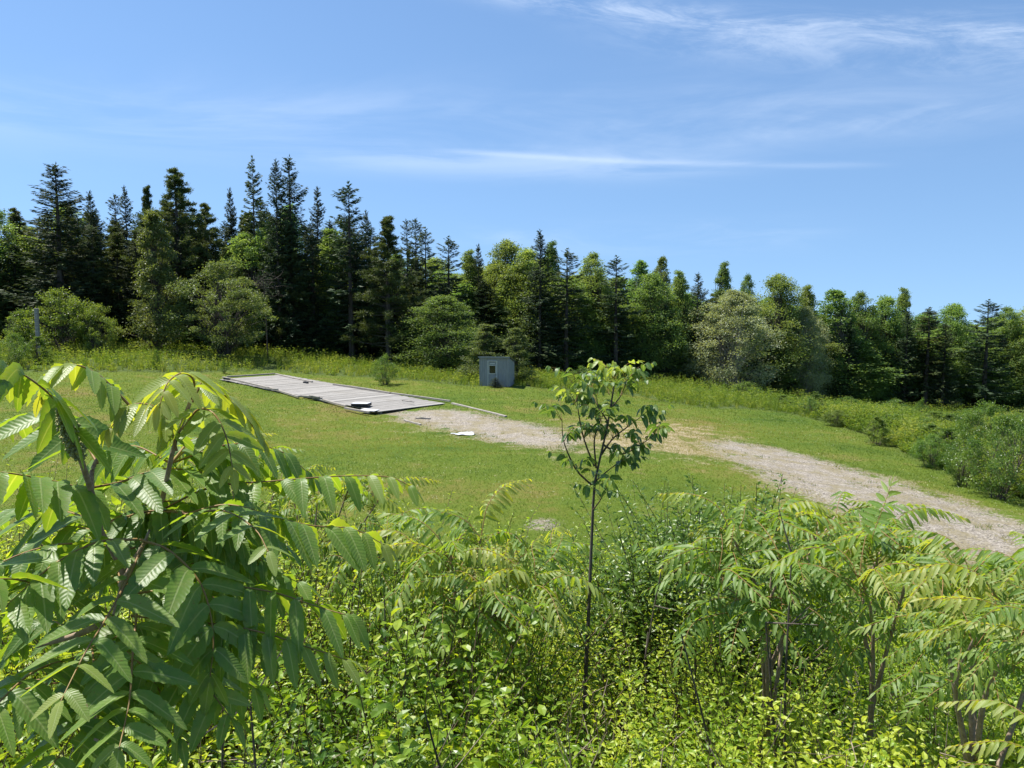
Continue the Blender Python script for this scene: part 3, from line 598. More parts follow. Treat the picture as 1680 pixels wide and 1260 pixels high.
def board_mat():
    m, nt, out = new_mat('weathered_boards'); b = NB(nt); tc = b.n('ShaderNodeTexCoord').outputs['Object']
    t = b.attr('tint').outputs['Fac']; mp = b.n('ShaderNodeMapping'); mp.inputs['Scale'].default_value = (.6, 6, 6); b.put(mp.inputs[0], tc)
    f = b.noise(mp.outputs[0], 2.5, 6, .7); f2 = b.noise(tc, .35, 4, .6)
    col = b.ramp(b.math('ADD', b.math('MULTIPLY', t, .25), b.math('MULTIPLY', f, .7)), [(.25, (.15,.142,.13)), (.48, (.255,.243,.225)), (.75, (.37,.355,.33))])
    col = b.mix(b.math('MULTIPLY', b.sm(f2, .5, .7), .35), col, (.16,.14,.11))
    p = b.n('ShaderNodeBsdfPrincipled'); b.put(p.inputs['Base Color'], col); p.inputs['Roughness'].default_value = .85; p.inputs['Specular IOR Level'].default_value = .2
    b.put(out.inputs[0], p.outputs[0]); return m
M['board'] = board_mat()
M['white'] = simple_mat('white_sheet', (.42,.44,.48), (.6,.61,.63), 4, bump=.2)
M['black'] = simple_mat('black_plastic', (.012,.014,.018), (.03,.034,.04), 6, bump=.1, rough=.5)

# shed
sp = G(811, 634); FW = 2.2; DP = 2.0; HF = 2.06; HB = 1.66
shed = link('shed', None, loc=(sp[0], sp[1], sp[2]-.02), rot=(0, 0, R(-11)), label='small grey-blue shed with a glazed door at the far edge of the lawn', category='shed'); shed.scale = (.94, .94, .96)
def wallobj(verts_fn, name): pass
g = Geo(); n = 11; bw = FW/n
dx0, dx1, dh = -FW/2+FW*.275, -FW/2+FW*.6, 1.84
for i in range(n):      # front wall boards with the door opening cut out
    x0 = -FW/2+i*bw; x1 = x0+bw-.008
    if x1 <= dx0 or x0 >= dx1: boxes(g, [((( x0+x1)/2, 0, HF/2), (x1-x0, .03, HF))])
    else:
        boxes(g, [(((x0+x1)/2, 0, (HF+dh)/2), (x1-x0, .03, HF-dh))])
        if x0 < dx0: boxes(g, [(((x0+dx0)/2, 0, dh/2), (dx0-x0, .03, dh))])
        if x1 > dx1: boxes(g, [(((x1+dx1)/2, 0, dh/2), (x1-dx1, .03, dh))])
boxes(g, [((0, .03, HF/2), (FW-.02, .02, HF-.03))] if False else [])
nb = 10; bw = DP/nb
for sx in (-1, 1):
    for i in range(nb):
        y0 = .018+i*bw; y1 = y0+bw-.008; yc = (y0+y1)/2; h = HF-(HF-HB)*yc/DP-.01; boxes(g, [((sx*(FW/2-.016), yc, h/2), (.03, y1-y0, h))])
boxes(g, [((0, DP+.03, HB/2-.01), (FW-.07, .03, HB-.02))])
link('wall', g.mesh('wall', M['siding']), shed)
g = Geo(); ang = math.atan2(HF-HB, DP); Rm = Matrix.Rotation(-ang, 3, 'X')
boxes(g, [((0, DP/2, (HF+HB)/2+.035), (FW+.12, DP/math.cos(ang)+.22, .05), Rm)]); link('roof', g.mesh('roof', M['roofing']), shed)
g = Geo(); boxes(g, [((0, -.135, HF+.045), (FW+.13, .02, .09))]); 
link('fascia', g.mesh('fascia', M['siding']), shed)
g = Geo(); tw = .06
boxes(g, [((dx0+tw/2, -.02, dh/2), (tw, .05, dh)), ((dx1-tw/2, -.02, dh/2), (tw, .05, dh)), (((dx0+dx1)/2, -.022, dh-.02), (dx1-dx0+.02, .055, tw))]); link('door_frame', bevel_mesh(g.mesh('door_frame', M['trim'])), shed)
g = Geo(); a0, a1 = dx0+tw+.005, dx1-tw-.005; wx0, wx1, wz0, wz1 = a0+.07, a1-.07, .95, 1.5; ac = (a0+a1)/2; aw = a1-a0
boxes(g, [((ac, .0, wz0/2), (aw, .035, wz0)), ((ac, 0, (wz1+1.76)/2), (aw, .035, 1.76-wz1)), (((a0+wx0)/2, 0, (wz0+wz1)/2), (wx0-a0, .035, wz1-wz0)), (((a1+wx1)/2, 0, (wz0+wz1)/2), (a1-wx1, .035, wz1-wz0))])
boxes(g, [((ac, -.022, z), (aw-.14, .012, .11)) for z in (.2, .42, .64)])
door = link('door', g.mesh('door', M['siding']), shed)
g = Geo(); boxes(g, [((ac, .008, (wz0+wz1)/2), (wx1-wx0, .006, wz1-wz0))]); link('window_pane', g.mesh('window_pane', M['glass']), door)
g = Geo(); boxes(g, [((ac, -.024, wz0-.02), (wx1-wx0+.08, .02, .045)), ((ac, -.024, wz1+.02), (wx1-wx0+.08, .02, .04)), ((wx0-.02, -.024, (wz0+wz1)/2), (.035, .02, wz1-wz0)), ((wx1+.02, -.024, (wz0+wz1)/2), (.035, .02, wz1-wz0)), ((ac, -.024, 1.65), (.36, .02, .07))])
link('window_trim', g.mesh('window_trim', M['trim']), door)
g = Geo(); tube(g, [(a1-.05, -.02, .9), (a1-.05, -.07, .9)], .018, .025, 8, K=3); link('handle', g.mesh('handle', M['black']), door)
g = Geo(); boxes(g, [((-FW/2+.02, -.022, HF/2), (.05, .015, HF-.02)), ((FW/2-.02, -.022, HF/2), (.05, .015, HF-.02))]); link('corner_board', g.mesh('corner_board', M['siding']), shed)
tree('spruce', 2, 813, 618, 11, sp[1]-.7, 'tiny dark spruce seedling growing in front of the shed door')

# platform
A, B_, C_, D_ = [np.array([c[0], c[1], c[2]]) for c in DECK_C]     # far left, far right, near right, near left
ux = norm((C_+D_)/2-(A+B_)/2); Lg = np.linalg.norm((C_+D_)/2-(A+B_)/2); wv = ((C_-D_)+(B_-A))/2; wv = wv-ux*(wv@ux); Wd = np.linalg.norm(wv); wv = wv/Wd; nv = np.cross(ux, wv); nv = nv*np.sign(nv[2])
org = (A+B_+C_+D_)/4+np.array([0, 0, .075])
m4 = Matrix(((wv[0], -ux[0], nv[0], org[0]), (wv[1], -ux[1], nv[1], org[1]), (wv[2], -ux[2], nv[2], org[2]), (0, 0, 0, 1)))
print('deck', Lg, Wd, org)
plat = link('wooden_platform', None, label='long low platform of weathered grey boards lying on the lawn', category='platform'); plat.matrix_world = m4
bw = .24; n = int(Lg/bw); 
for part_i, (sz_w) in enumerate([Wd]):
    g = Geo()
    for i in range(n):
        yy = Lg/2-(i+.5)*bw; sk = rng.normal()*.03; e = .0
        if i > n-3: e = rng.uniform(0, 1.0)
        boxes(g, [((sk+e/2*0, -yy, .04+rng.normal()*.004), (Wd+rng.uniform(-.12, .04), bw-.009, .035), float(rng.normal()*.004))], tint=rng.random())
    link('deck_boards', g.mesh('deck_boards', M['board']), plat)
g = Geo(); boxes(g, [((x, 0, -.07), (.14, Lg-.3, .15)) for x in (-Wd/2+.3, -Wd/6, Wd/6, Wd/2-.3)]); link('joist', g.mesh('joist', M['timber']), plat)
def loc(px, py): return plat.matrix_world.inverted() @ Vector(G(px, py))
def timber(pa, pb, hgt=.09, w=.13, parent=plat, lift=.0):
    a = loc(*pa); b = loc(*pb); a.z = b.z = hgt/2+.058+lift; d = b-a; g = Geo()
    P = smooth_path([a, (a+b)/2+Vector((rng.normal()*.05, 0, rng.normal()*.02)), b], 7); T = norm(np.gradient(P, axis=0)); S = norm(np.cross(T, [0, 0, 1])); U = np.cross(S, T)
    q = np.stack([P-S*w/2-U*hgt/2, P+S*w/2-U*hgt/2, P+S*w/2+U*hgt/2, P-S*w/2+U*hgt/2], 1); ii = np.arange(28).reshape(7, 4)
    g.add(q, np.stack([ii[:-1], np.roll(ii, -1, 1)[:-1], np.roll(ii, -1, 1)[1:], ii[1:]], -1).reshape(-1, 4)); g.add(q[[0, -1]].reshape(-1, 3), [[3, 2, 1, 0], [4, 5, 6, 7]])
    link('edge_timber', g.mesh('edge_timber', M['timber']), parent)
for a, b in [((366,622),(440,641)),((442,641),(490,655)),((494,654),(528,659)),((530,661),(568,671)),((566,674),(606,683)),((372,621),(450,617.5)),((452,618),(512,632)),((547,635),(640,648)),((642,648),(738,662))]: timber(a, b)
m_ = G(740, 662); 
# timber running on past the platform, over the gravel patch
def log(pa, pb, r=.07, label='', name='timber', mat='timber', cat='timber', lift=.04, group=None):
    a = G(*pa)+[0, 0, lift]; b = G(*pb)+[0, 0, lift]; c = (a+b)/2; L = np.linalg.norm(b-a); g = Geo(); ang = math.atan2(b[1]-a[1], b[0]-a[0]); sl = math.asin((b[2]-a[2])/L)
    V = []; K = 6
    for i in range(K):
        x = -L/2+L*i/(K-1); j = rng.normal(size=2)*.008; V += [(x, -r+j[0], -r*.6), (x, r+j[0], -r*.6), (x, r*.95+j[0], r*.6+j[1]), (x, -r*.95+j[0], r*.6+j[1])]
    ii = np.arange(K*4).reshape(K, 4); g.add(V, np.stack([ii[:-1], np.roll(ii, -1, 1)[:-1], np.roll(ii, -1, 1)[1:], ii[1:]], -1).reshape(-1, 4)); g.add(np.array(V)[[0,1,2,3,-4,-3,-2,-1]], [[3, 2, 1, 0], [4, 5, 6, 7]])
    o = link(name, g.mesh(name, M[mat]), loc=c, rot=(0, -sl, ang), label=label, category=cat, group=group); return o
log((742,663),(830,685), .09, 'long timber running on from the platform corner along the gravel patch')
log((664,691),(690,698), .06, 'short pale timber lying in the grass below the gravel patch')
log((682,687),(706,688), .05, 'broken grey board lying on the gravel just beyond the platform end', name='broken_board', cat='board')
log((508,657),(524,659), .07, 'splintered board leaning out over the left side of the platform', name='broken_board', cat='board', lift=.26)
log((660,664),(679,666.5), .04, 'thin loose plank lying flat on the platform near its right side', name='loose_plank', cat='board', lift=.24)
log((437,644),(456,645.5), .06, 'loose plank end lying on the left edge of the platform', name='loose_plank', cat='board', lift=.24)
log((368,627),(377,628), .09, 'dark block of wood on the far left corner of the platform', name='wood_block', mat='black', cat='block', lift=.24)
log((499,633),(505,634), .09, 'dark block of wood at the gap in the right edge of the platform', name='wood_block', mat='black', cat='block', lift=.24)

# black and white slab stack on the platform
c = G(593, 671); top = link('storage_box', None, loc=(c[0], c[1], c[2]+.17), rot=(0, 0, R(-6)), label='low black box with a white lid lying on the near end of the platform', category='box')
g = Geo(); top.scale = (.84, .84, .75); boxes(g, [((0, 0, .09), (1.1, .9, .16)), ((0, -.455, .03), (1.16, .05, .05)), ((0, 0, .185), (1.14, .94, .02))]); link('tub', bevel_mesh(g.mesh('tub', M['black']), .008), top)
g = Geo(); boxes(g, [((-.02, 0.03, .21), (1.08, .88, .03))]); link('lid', bevel_mesh(g.mesh('lid', M['white']), .01), top)
def sheet(px, py, w, d, rot, label, name, lift):
    c = G(px, py); n = 14; u, v = np.meshgrid(np.linspace(-1, 1, n), np.linspace(-1, 1, n)); rr = 1+.22*fbm(u*2, v*2, 1.5, 5); X = u*w/2*rr; Y = v*d/2*rr; Z = .03+.025*fbm(u, v, 3, 9)
    ii = np.arange(n*n).reshape(n, n); g = Geo(); F = np.stack([ii[:-1, :-1], ii[:-1, 1:], ii[1:, 1:], ii[1:, :-1]], -1).reshape(-1, 4)
    g.add(np.stack([X, Y, Z], -1), F); g.add(np.stack([X, Y, Z-.008], -1), F[:, ::-1]); link(name, g.mesh(name, M['white'], True), loc=c+np.array([0, 0, lift]), rot=(0, 0, rot), label=label, category='sheet')
sheet(762, 713, 1.0, .7, .2, 'crumpled white plastic sheet lying on the gravel patch', 'plastic_sheet', .02)
g = Geo(); boxes(g, [((0, 0, .01), (.9, .6, .02))]); c = G(606, 679); link('white_panel', bevel_mesh(g.mesh('white_panel', M['white']), .004), loc=c+np.array([0, 0, .2]), rot=(R(1), R(2), R(-20)), label='flat white panel lying in front of the black box on the platform corner', category='panel')
# post
p0 = G(62, 585); p0 = at(62, 552, 55); gz = tz1(p0[0], 55); ptop = at(62, 507, 55)[2]
g = Geo(); hh = ptop-gz; boxes(g, [((0, 0, hh/2-.2), (.24, .2, hh+.4)), ((0, 0, hh+.02), (.27, .23, .05))]); link('wooden_post', bevel_mesh(g.mesh('wooden_post', M['timber']), .02), loc=(p0[0], 55, gz), label='grey wooden post standing in front of the light bushes at left', category='post')
# dead branches by the apple tree
g = Geo(); bc = at(432, 462, 63.5); P = []
for i in range(90): d = rdir(1, .1)[0]*rng.uniform(.4, 1.5); s = np.array([0, 0, 0])+rng.normal(size=3)*.5; P.append(smooth_path([s, s+d*.5+rng.normal(size=3)*.12, s+d], 6))
tubes(g, np.array(P), np.linspace(.016, .004, 6)[None], 3)
gz = tz1(bc[0], bc[1]); tubes(g, smooth_path([(0.2, 0, gz-bc[2]-.3), (.1, .1, (gz-bc[2])*.4), (0, 0, .2)], 7)[None], np.linspace(.07, .03, 7)[None], 6)
link('dead_tree', g.mesh('dead_tree', M['bark']), loc=bc, label='bare grey dead branches at the right of the spreading apple tree', category='dead tree')

# ------------------------------------------------------------------ foreground sumacs
def frond_obj(parent, path, **k):
    path = np.array(path, float); o = path[0]; g = Geo(); frond(g, path-o, **k); return link('frond', g.mesh('frond', [M['sumac'], M['rachis']], True), parent, loc=o-np.array(parent.location))
def pxpath(pts): return [at(a, b, c) for a, b, c in pts]
base = np.array([-.62, 1.35, tz1(-.62, 1.35)])
s1 = link('sumac_shrub', None, loc=base, label='large close sumac with long drooping fronds and an upright flower cone, bottom left', category='shrub')
FR = [  # px path, leaflet len (px at depth), n, kwargs
 ([(128,735,1.35),(97,665,1.33),(50,622,1.3),(0,597,1.28),(-50,592,1.25)], 105, 9, dict(side=.25, droop=1.1, tint=.45, tipt=.2)),
 ([(215,668,1.5),(165,618,1.48),(120,598,1.46),(85,612,1.45),(68,650,1.45)], 72, 9, dict(side=.3, droop=1.0, tint=.55)),
 ([(290,740,1.5),(275,690,1.5),(245,664,1.49),(208,668,1.48),(180,705,1.46)], 66, 11, dict(side=.45, droop=1.0, tint=.6)),
 ([(315,655,1.55),(318,625,1.52),(300,612,1.46),(275,628,1.4),(262,665,1.37)], 70, 9, dict(side=.6, droop=.9, tint=.65)),
 ([(315,660,1.6),(338,622,1.62),(368,648,1.65),(400,678,1.68),(428,722,1.7)], 60, 12, dict(side=.3, droop=1.0, tint=.65)),
 ([(300,705,1.5),(325,672,1.5),(352,680,1.48),(372,720,1.46),(382,770,1.44)], 75, 7, dict(side=.8, droop=.8, tint=.6)),
 ([(262,838,1.7),(345,800,1.72),(450,789,1.74),(560,781,1.78),(640,783,1.8),(676,800,1.8)], 72, 11, dict(side=.28, droop=1.1, tint=.42)),
 ([(285,850,1.6),(370,828,1.6),(440,845,1.6),(510,862,1.62),(580,868,1.64),(632,895,1.65)], 92, 10, dict(side=.25, droop=1.1, tint=.4)),
 ([(205,975,1.5),(300,965,1.5),(380,962,1.48),(450,972,1.47),(520,995,1.46),(572,1010,1.45)], 118, 9, dict(side=.22, droop=1.15, tint=.22, W=.034)),
 ([(215,1010,1.42),(320,1020,1.42),(420,1035,1.42),(500,1060,1.42),(575,1085,1.42)], 88, 10, dict(side=.22, droop=1.15, tint=.4)),
 ([(237,888,1.45),(212,945,1.36),(172,1018,1.24),(140,1070,1.16),(100,1150,1.08)], 110, 7, dict(side=.75, fwd=.6, droop=.7, tint=.42, jit=.18)),
 ([(225,1000,1.35),(218,1070,1.27),(212,1150,1.2),(195,1230,1.12)], 110, 8, dict(side=.85, droop=.75, tint=.3)),
 ([(165,812,1.5),(110,795,1.45),(50,782,1.4),(-10,775,1.36),(-60,790,1.33)], 112, 8, dict(side=.3, droop=1.0, tint=.42)),
 ([(225,885,1.45),(160,890,1.4),(90,925,1.35),(20,985,1.28),(-40,1040,1.22)], 110, 9, dict(side=.6, fwd=.6, droop=.7, tint=.35)),
 ([(230,885,1.45),(280,905,1.42),(330,960,1.4),(350,1040,1.38),(345,1110,1.36)], 110, 8, dict(side=.6, droop=.7, tint=.3)),
 ([(300,850,1.6),(345,838,1.52),(380,842,1.45),(420,870,1.38),(440,905,1.34)], 80, 6, dict(side=.9, droop=.6, tint=.38)),
 ([(150,800,1.55),(200,790,1.6),(260,770,1.65),(330,775,1.7),(390,800,1.72)], 95, 8, dict(side=.7, droop=.6, tint=.25)),
 ([(120,1000,1.45),(60,960,1.35),(0,950,1.25),(-60,970,1.2)], 120, 7, dict(side=.5, droop=.9, tint=.2)),
 ([(120,1080,1.35),(60,1100,1.25),(10,1140,1.18),(-40,1200,1.12)], 120, 7, dict(side=.6, droop=.9, tint=.22)),
 ([(180,1080,1.5),(260,1090,1.45),(330,1120,1.4),(380,1180,1.36)], 105, 8, dict(side=.7, droop=.9, tint=.15)),
 ([(150,1100,1.4),(140,1160,1.3),(110,1220,1.22),(60,1290,1.15)], 115, 7, dict(side=.8, droop=.8, tint=.15)),
 ([(170,860,1.65),(110,840,1.72),(40,835,1.8),(-40,850,1.85)], 105, 9, dict(side=.6, droop=.8, tint=.15)),
 ([(170,900,1.7),(250,880,1.75),(340,900,1.8),(430,930,1.85),(500,960,1.88)], 95, 9, dict(side=.6, droop=.8, tint=.12)),
 ([(140,960,1.7),(90,930,1.75),(20,920,1.8),(-40,930,1.8)], 100, 9, dict(side=.7, droop=.8, tint=.12)),
 ([(160,760,1.5),(120,700,1.6),(60,680,1.7),(0,700,1.75)], 95, 9, dict(side=.5, droop=.9, tint=.25)),
 ([(280,760,1.6),(320,720,1.7),(370,730,1.8),(420,770,1.85)], 80, 9, dict(side=.6, droop=.9, tint=.3)),
 ([(200,1050,1.6),(270,1040,1.65),(350,1080,1.7),(420,1130,1.7)], 100, 9, dict(side=.5, droop=.9, tint=.1)),
]
for pts, lp, n, kw in FR:
    kw['side'] = kw.get('side', .5)*1.5+.15; kw['droop'] = kw.get('droop', .8)*.78; Yd = pts[len(pts)//2][2]; L = lp/F_PX*Yd*1.1; W = kw.pop('W', L*.3); frond_obj(s1, pxpath(pts), n=n, L=L, W=W, rows=15, rr=.0028, **kw)
for i in range(22):
    hx, hy, hd = [(200,960,1.6),(170,860,1.62),(215,900,1.6),(150,1060,1.55),(280,760,1.68),(200,1120,1.5)][i % 6]; a = rng.uniform(0, 6.28); ln = rng.uniform(.26, .42)
    h0 = at(hx, hy, hd); o = np.array([math.cos(a)*1.0, math.sin(a)*.6+.25, 0]); o /= np.linalg.norm(o)
    frond_obj(s1, [h0, h0+o*ln*.4+[0, 0, .03], h0+o*ln*.75+[0, 0, 0], h0+o*ln+[0, 0, -.08]], n=int(rng.integers(8, 11)), L=.1, W=.031, side=rng.uniform(.5, .9), droop=rng.uniform(.7, 1.1), tint=rng.uniform(.0, .35), tipt=.15, rows=13, rr=.0026)
for pts, r0, r1 in [([tuple(base)]+pxpath([(150,1180,1.5),(190,1020,1.55),(205,930,1.55),(165,870,1.52),(148,800,1.45),(132,752,1.36)]), 0.013, .005),
                    ([tuple(at(200,950,1.55))]+pxpath([(245,880,1.6),(266,820,1.62),(285,735,1.52),(312,660,1.52)]), .0065, .004),
                    ([tuple(at(200,960,1.55))]+pxpath([(222,920,1.5),(238,888,1.45),(245,870,1.43)]), .008, .002),
                    ([tuple(at(150,802,1.46))]+pxpath([(152,770,1.45),(166,742,1.44)]), .005, .003),
                    ([tuple(at(190,1010,1.55))]+pxpath([(130,1040,1.48),(60,1060,1.45)]), .008, .004)]:
    g = Geo(); p = np.array(pts)-base; tube(g, p, r0, r1, 9, K=16); link('stem', g.mesh('stem', M['sumac_bark'], True), s1)
M['cone'] = simple_mat('flower_cone', (.2,.21,.07), (.4,.4,.17), 90)
g = Geo(); a = at(132, 752, 1.36)-base; b = at(98, 668, 1.32)-base; n = 420; t = rng.random(n); ax = norm(b-a); rd = rdir(n); rd = norm(rd-(rd@ax)[:, None]*ax); prof = .017*np.sin(np.pi*(t*.85+.12))**.7
C = a+(b-a)*t[:, None]+rd*(prof*rng.uniform(.5, 1.1, n))[:, None]; oc6 = np.array([[1,0,0],[0,1,0],[-1,0,0],[0,-1,0],[0,0,1],[0,0,-1]])*.0032
O8 = np.array([[0,1,4],[1,2,4],[2,3,4],[3,0,4],[1,0,5],[2,1,5],[3,2,5],[0,3,5]]); g.add(C[:, None]+oc6[None]*rng.uniform(.6, 1.3, (n, 1, 1)), (O8[None]+(np.arange(n)*6)[:, None, None]).reshape(-1, 3)); tube(g, [a, b], .007, .003, 8)
link('flower_cone', g.mesh('flower_cone', M['cone'], True), s1)

# frond variants for the other sumacs (start at origin, head along +X)
FV = []
for i in range(8):
    rng = np.random.default_rng(300+i); g = Geo(); a = rng.uniform(.35, .75); Ln = 1.0; dr = rng.uniform(.25, .55)
    pth = [(0, 0, 0), (.28*Ln, rng.normal()*.02, .28*a), (.6*Ln, rng.normal()*.03, .28*a+.05-dr*.18), (1.0*Ln, rng.normal()*.05, .2*a-dr*.65)]
    frond(g, pth, n=int(rng.integers(12, 16)), L=.22, W=.048, side=rng.uniform(.45, .9), droop=rng.uniform(.75, 1.1), tint=[.12, .3, .55, .1, .4, .72, .25, .5][i], tipt=.35, rr=.006, rows=9, start=.16)
    FV.append(g.mesh('frond', [M['sumac'], M['rachis']], True))
rng = np.random.default_rng(55)
def sumac(bx, by, apices, label, fl=.42, nf=9, seed=0, group=None, ring=5):
    r = np.random.default_rng(seed); base = np.array([bx, by, tz1(bx, by)]); e = link('sumac_shrub', None, loc=base, label=label, category='shrub', group=group)
    hub = None
    for k, (px, py, Y) in enumerate(apices):
        ap = at(px, py, Y)-base; g = Geo(); mid = ap*.5+np.array([r.normal()*.06, r.normal()*.06, .05])
        if k == 0: hub = ap*.6; pts = [(0, 0, -.1), mid, ap]
        else: pts = [hub*r.uniform(.4, 1.0), (hub+ap)/2+np.array([r.normal()*.04, 0, -.02]), ap]
        tube(g, pts, .012, .005, 7, K=10); link('stem', g.mesh('stem', M['sumac_bark'], True), e)
        a0 = r.uniform(0, 6.28)
        for j in range(nf):
            s = fl*r.uniform(.75, 1.15)*(1 if j < nf-2 else .6); dn = -np.array(norm(ap-mid))*(j*.018)
            if j < 6 and k < ring:
                q = (ap+mid)/2 if k == 0 else ap*.72+hub*.28
                s3 = fl*r.uniform(.85, 1.2); link('frond', FV[r.choice([0, 1, 3, 6])], e, loc=q-np.array([0, 0, .03*j]), rot=(r.normal()*.2, R(r.uniform(-15, 25)), a0+j*2.4+1.2), scale=(s3, s3, s3))
            link('frond', FV[r.choice([2, 4, 5, 7, 1, 6])], e, loc=ap+dn, rot=(r.normal()*.25, R(r.uniform(-38, 10) if j < nf-2 else -55), a0+j*2.4+r.normal()*.2), scale=(s, s, s))
sumac(-.55, 4.6, [(790,878,4.3),(740,913,4.0),(850,913,4.5),(700,928,4.3),(880,965,4.0),(800,975,3.8),(905,910,4.8),(655,935,4.6)], 'sumac with several yellow-green tufts in the middle of the foreground, left of the sapling', 0.46, 8, 1)
sumac(-1.9, 5.5, [(570,807,4.9),(520,822,5.1),(620,822,5.0),(640,872,4.6),(480,812,5.3)], 'sumac showing behind the long horizontal frond of the close sumac', 0.41, 8, 2)
sumac(-2.3, 6.2, [(420,757,5.6),(370,742,5.4),(460,787,5.6),(330,772,5.0)], 'farther sumac whose small tufts rise over the lawn behind the close sumac', 0.39, 8, 3)
sumac(1.35, 3.9, [(1275,850,3.7),(1200,878,3.6),(1340,878,3.8),(1290,928,3.4),(1180,933,3.5),(1370,848,4.1)], 'dark-stemmed spreading sumac right of the sapling', 0.39, 9, 4)
sumac(1.75, 3.6, [(1440,890,3.5),(1500,915,3.3),(1410,945,3.1),(1460,870,3.8)], 'sumac right of the spreading one, with one frond pointing straight up over the gravel', 0.39, 9, 5, ring=2)
sumac(1.75, 2.7, [(1590,936,2.8),(1640,986,2.6),(1545,986,2.7),(1690,941,2.8),(1600,1046,2.4),(1675,1046,2.3)], 'tall sumac at the right edge in front of the gravel drive', 0.30, 9, 6, ring=2)
sumac(2.1, 2.2, [(1720,1010,2.0),(1740,1090,1.9),(1700,940,2.3)], 'sumac fronds reaching in at the right edge, nearest on that side', 0.26, 8, 7, ring=0)
sumac(1.25, 1.6, [(1730,1240,1.7),(1690,1290,1.6)], 'low sumac frond tips in the bottom right corner', 0.23, 6, 8)
# upright frond over the gravel
e = [o for o in bpy.data.objects if o.get('label', '').startswith('sumac right of')][0]
frond_obj(e, pxpath([(1425,905,3.3),(1435,870,3.3),(1450,830,3.3),(1462,795,3.3)]), n=9, L=.12, W=.026, side=1, fwd=.5, droop=.25, tint=.35, rows=9)

# ------------------------------------------------------------------ sapling
sb = at(960, 1150, 4.1); sb[2] = tz1(sb[0], sb[1]); sap = link('ash_sapling', None, loc=sb, label='slender young tree with one thin trunk standing alone in the middle of the foreground', category='tree')
YS = 4.1
g = Geo(); tp = [sb-[0, 0, .1]]+pxpath([(960,1145,YS),(966,1000,YS),(971,880,YS),(976,790,YS),(990,730,YS),(1000,680,YS),(1008,628,YS)]); tube(g, np.array(tp)-sb, .016, .004, 8, K=20); link('trunk', g.mesh('trunk', M['bark'], True), sap)
BR = [([(970,795),(945,770),(925,725),(922,690)],1),([(975,765),(958,720),(948,670),(945,635)],1),([(985,748),(1005,720),(1030,700),(1050,685)],1),([(978,768),(975,720),(985,690),(978,650)],1),([(972,838),(985,820),(995,800)],.7),([(990,730),(1020,745),(1050,730),(1072,715)],1),([(1000,672),(1018,650),(1028,625)],.8),([(996,690),(980,665),(968,640)],.8),([(976,790),(1000,770),(1015,760)],.8)]
g = Geo(); ends = []
for pts, s in BR:
    dy = rng.normal()*.12; q = [at(a, b, YS+dy*i/len(pts)) for i, (a, b) in enumerate(pts)]; tube(g, np.array(q)-sb, .006*s, .002, 6, K=10); ends.append((q, s))
link('branch', g.mesh('branch', M['twig'], True), sap)
def tuft(parent, p, d, nl, L, tint, geo):
    for j in range(nl):
        a = rng.uniform(0, 6.28); o = norm(np.array([math.cos(a), math.sin(a), .35])+np.array(d)*.6); ln = rng.uniform(.1, .2)
        frond(geo, [p, p+o*ln*.5+[0, 0, .02], p+o*ln-[0, 0, .02]], n=int(rng.integers(2, 4)), L=L*rng.uniform(.8, 1.15), W=L*.42, side=.8, fwd=.5, droop=rng.uniform(.6, 1.2), tint=tint, tipt=.1, rr=.0016, rows=7, start=.45, serr=0, jit=.25, basesz=1)
g = Geo()
for q, s in ends:
    for i, p in enumerate(q[1:]): tuft(sap, p-sb, norm(q[-1]-q[-2]), 3, .08, .3 if i < len(q)-2 else .42, g)
link('leaves', g.mesh('leaves', [M['sapling'], M['rachis']], True), sap)
g = Geo()
for (px, py, nl, tt) in [(1008,622,7,1.0),(1000,648,2,.7),(1000,680,2,.5),(992,715,2,.35),(944,660,5,.85),(985,700,2,.3)]: tuft(sap, at(px, py, YS)-sb, (0, 0, .8), nl, .075, tt, g)
link('leaves', g.mesh('leaves', [M['sapling'], M['rachis']], True), sap)

# ------------------------------------------------------------------ shrubs + undergrowth
def sprigs(g, x, y, z, h, m, LL, LW, tint, lean=.25, kind='leaf6', bare=.15, spread=.6, stems=True, tipt=.25, mi=0):
    n = len(x); dirs = rng.normal(size=(n, 3))*lean; dirs[:, 2] = 1; dirs = norm(dirs); bend = rng.normal(size=(n, 3))*.15*h[:, None]; bend[:, 2] = 0
    B = np.stack([x, y, z], 1); t = np.linspace(0, 1, 4)
    P = B[:, None]+dirs[:, None]*(h[:, None]*t)[..., None]+bend[:, None]*(t**2)[None, :, None]
    if stems: tubes(g, P, np.maximum(.0045*(1-t*.75), .0012)[None]*np.clip(h, .5, 1.5)[:, None], 3, .3, mi=1)
    u = bare+(1-bare)*((np.arange(m)+rng.random((n, m))*.6)/m)**.65; a = np.arange(m)[None]*2.4+rng.uniform(0, 6.28, (n, 1))+rng.normal(size=(n, m))*.3
    C = B[:, None]+dirs[:, None]*(h[:, None]*u)[..., None]+bend[:, None]*(u**2)[..., None]
    br = spread*LL[:, None]*rng.uniform(.0, 1.6, (n, m))*(1.15-u); rad = np.stack([np.cos(a), np.sin(a), np.zeros_like(a)], -1); C = C+rad*br[..., None]
    D = rad+np.array([0, 0, 1.])*(rng.uniform(-.35, .5, (n, m))+u*.5)[..., None]; Nn = rng.normal(size=(n, m, 3))*.6+np.array([0, -.3, 1.])
    ls = LL[:, None]*rng.uniform(.6, 1.2, (n, m))*(1.1-.35*u); tt = np.clip(tint[:, None]+tipt*(u-.5)+rng.normal(size=(n, m))*.1, 0, 1)
    leaves(g, C.reshape(-1, 3), D.reshape(-1, 3), Nn.reshape(-1, 3), ls.ravel(), (ls*LW).ravel(), tt.ravel(), kind)
def bank_scatter(n, y0, y1):
    y = rng.uniform(y0**.5, y1**.5, n)**2; x = rng.uniform(-1, 1, n)*(y*.72+.9); return x, y
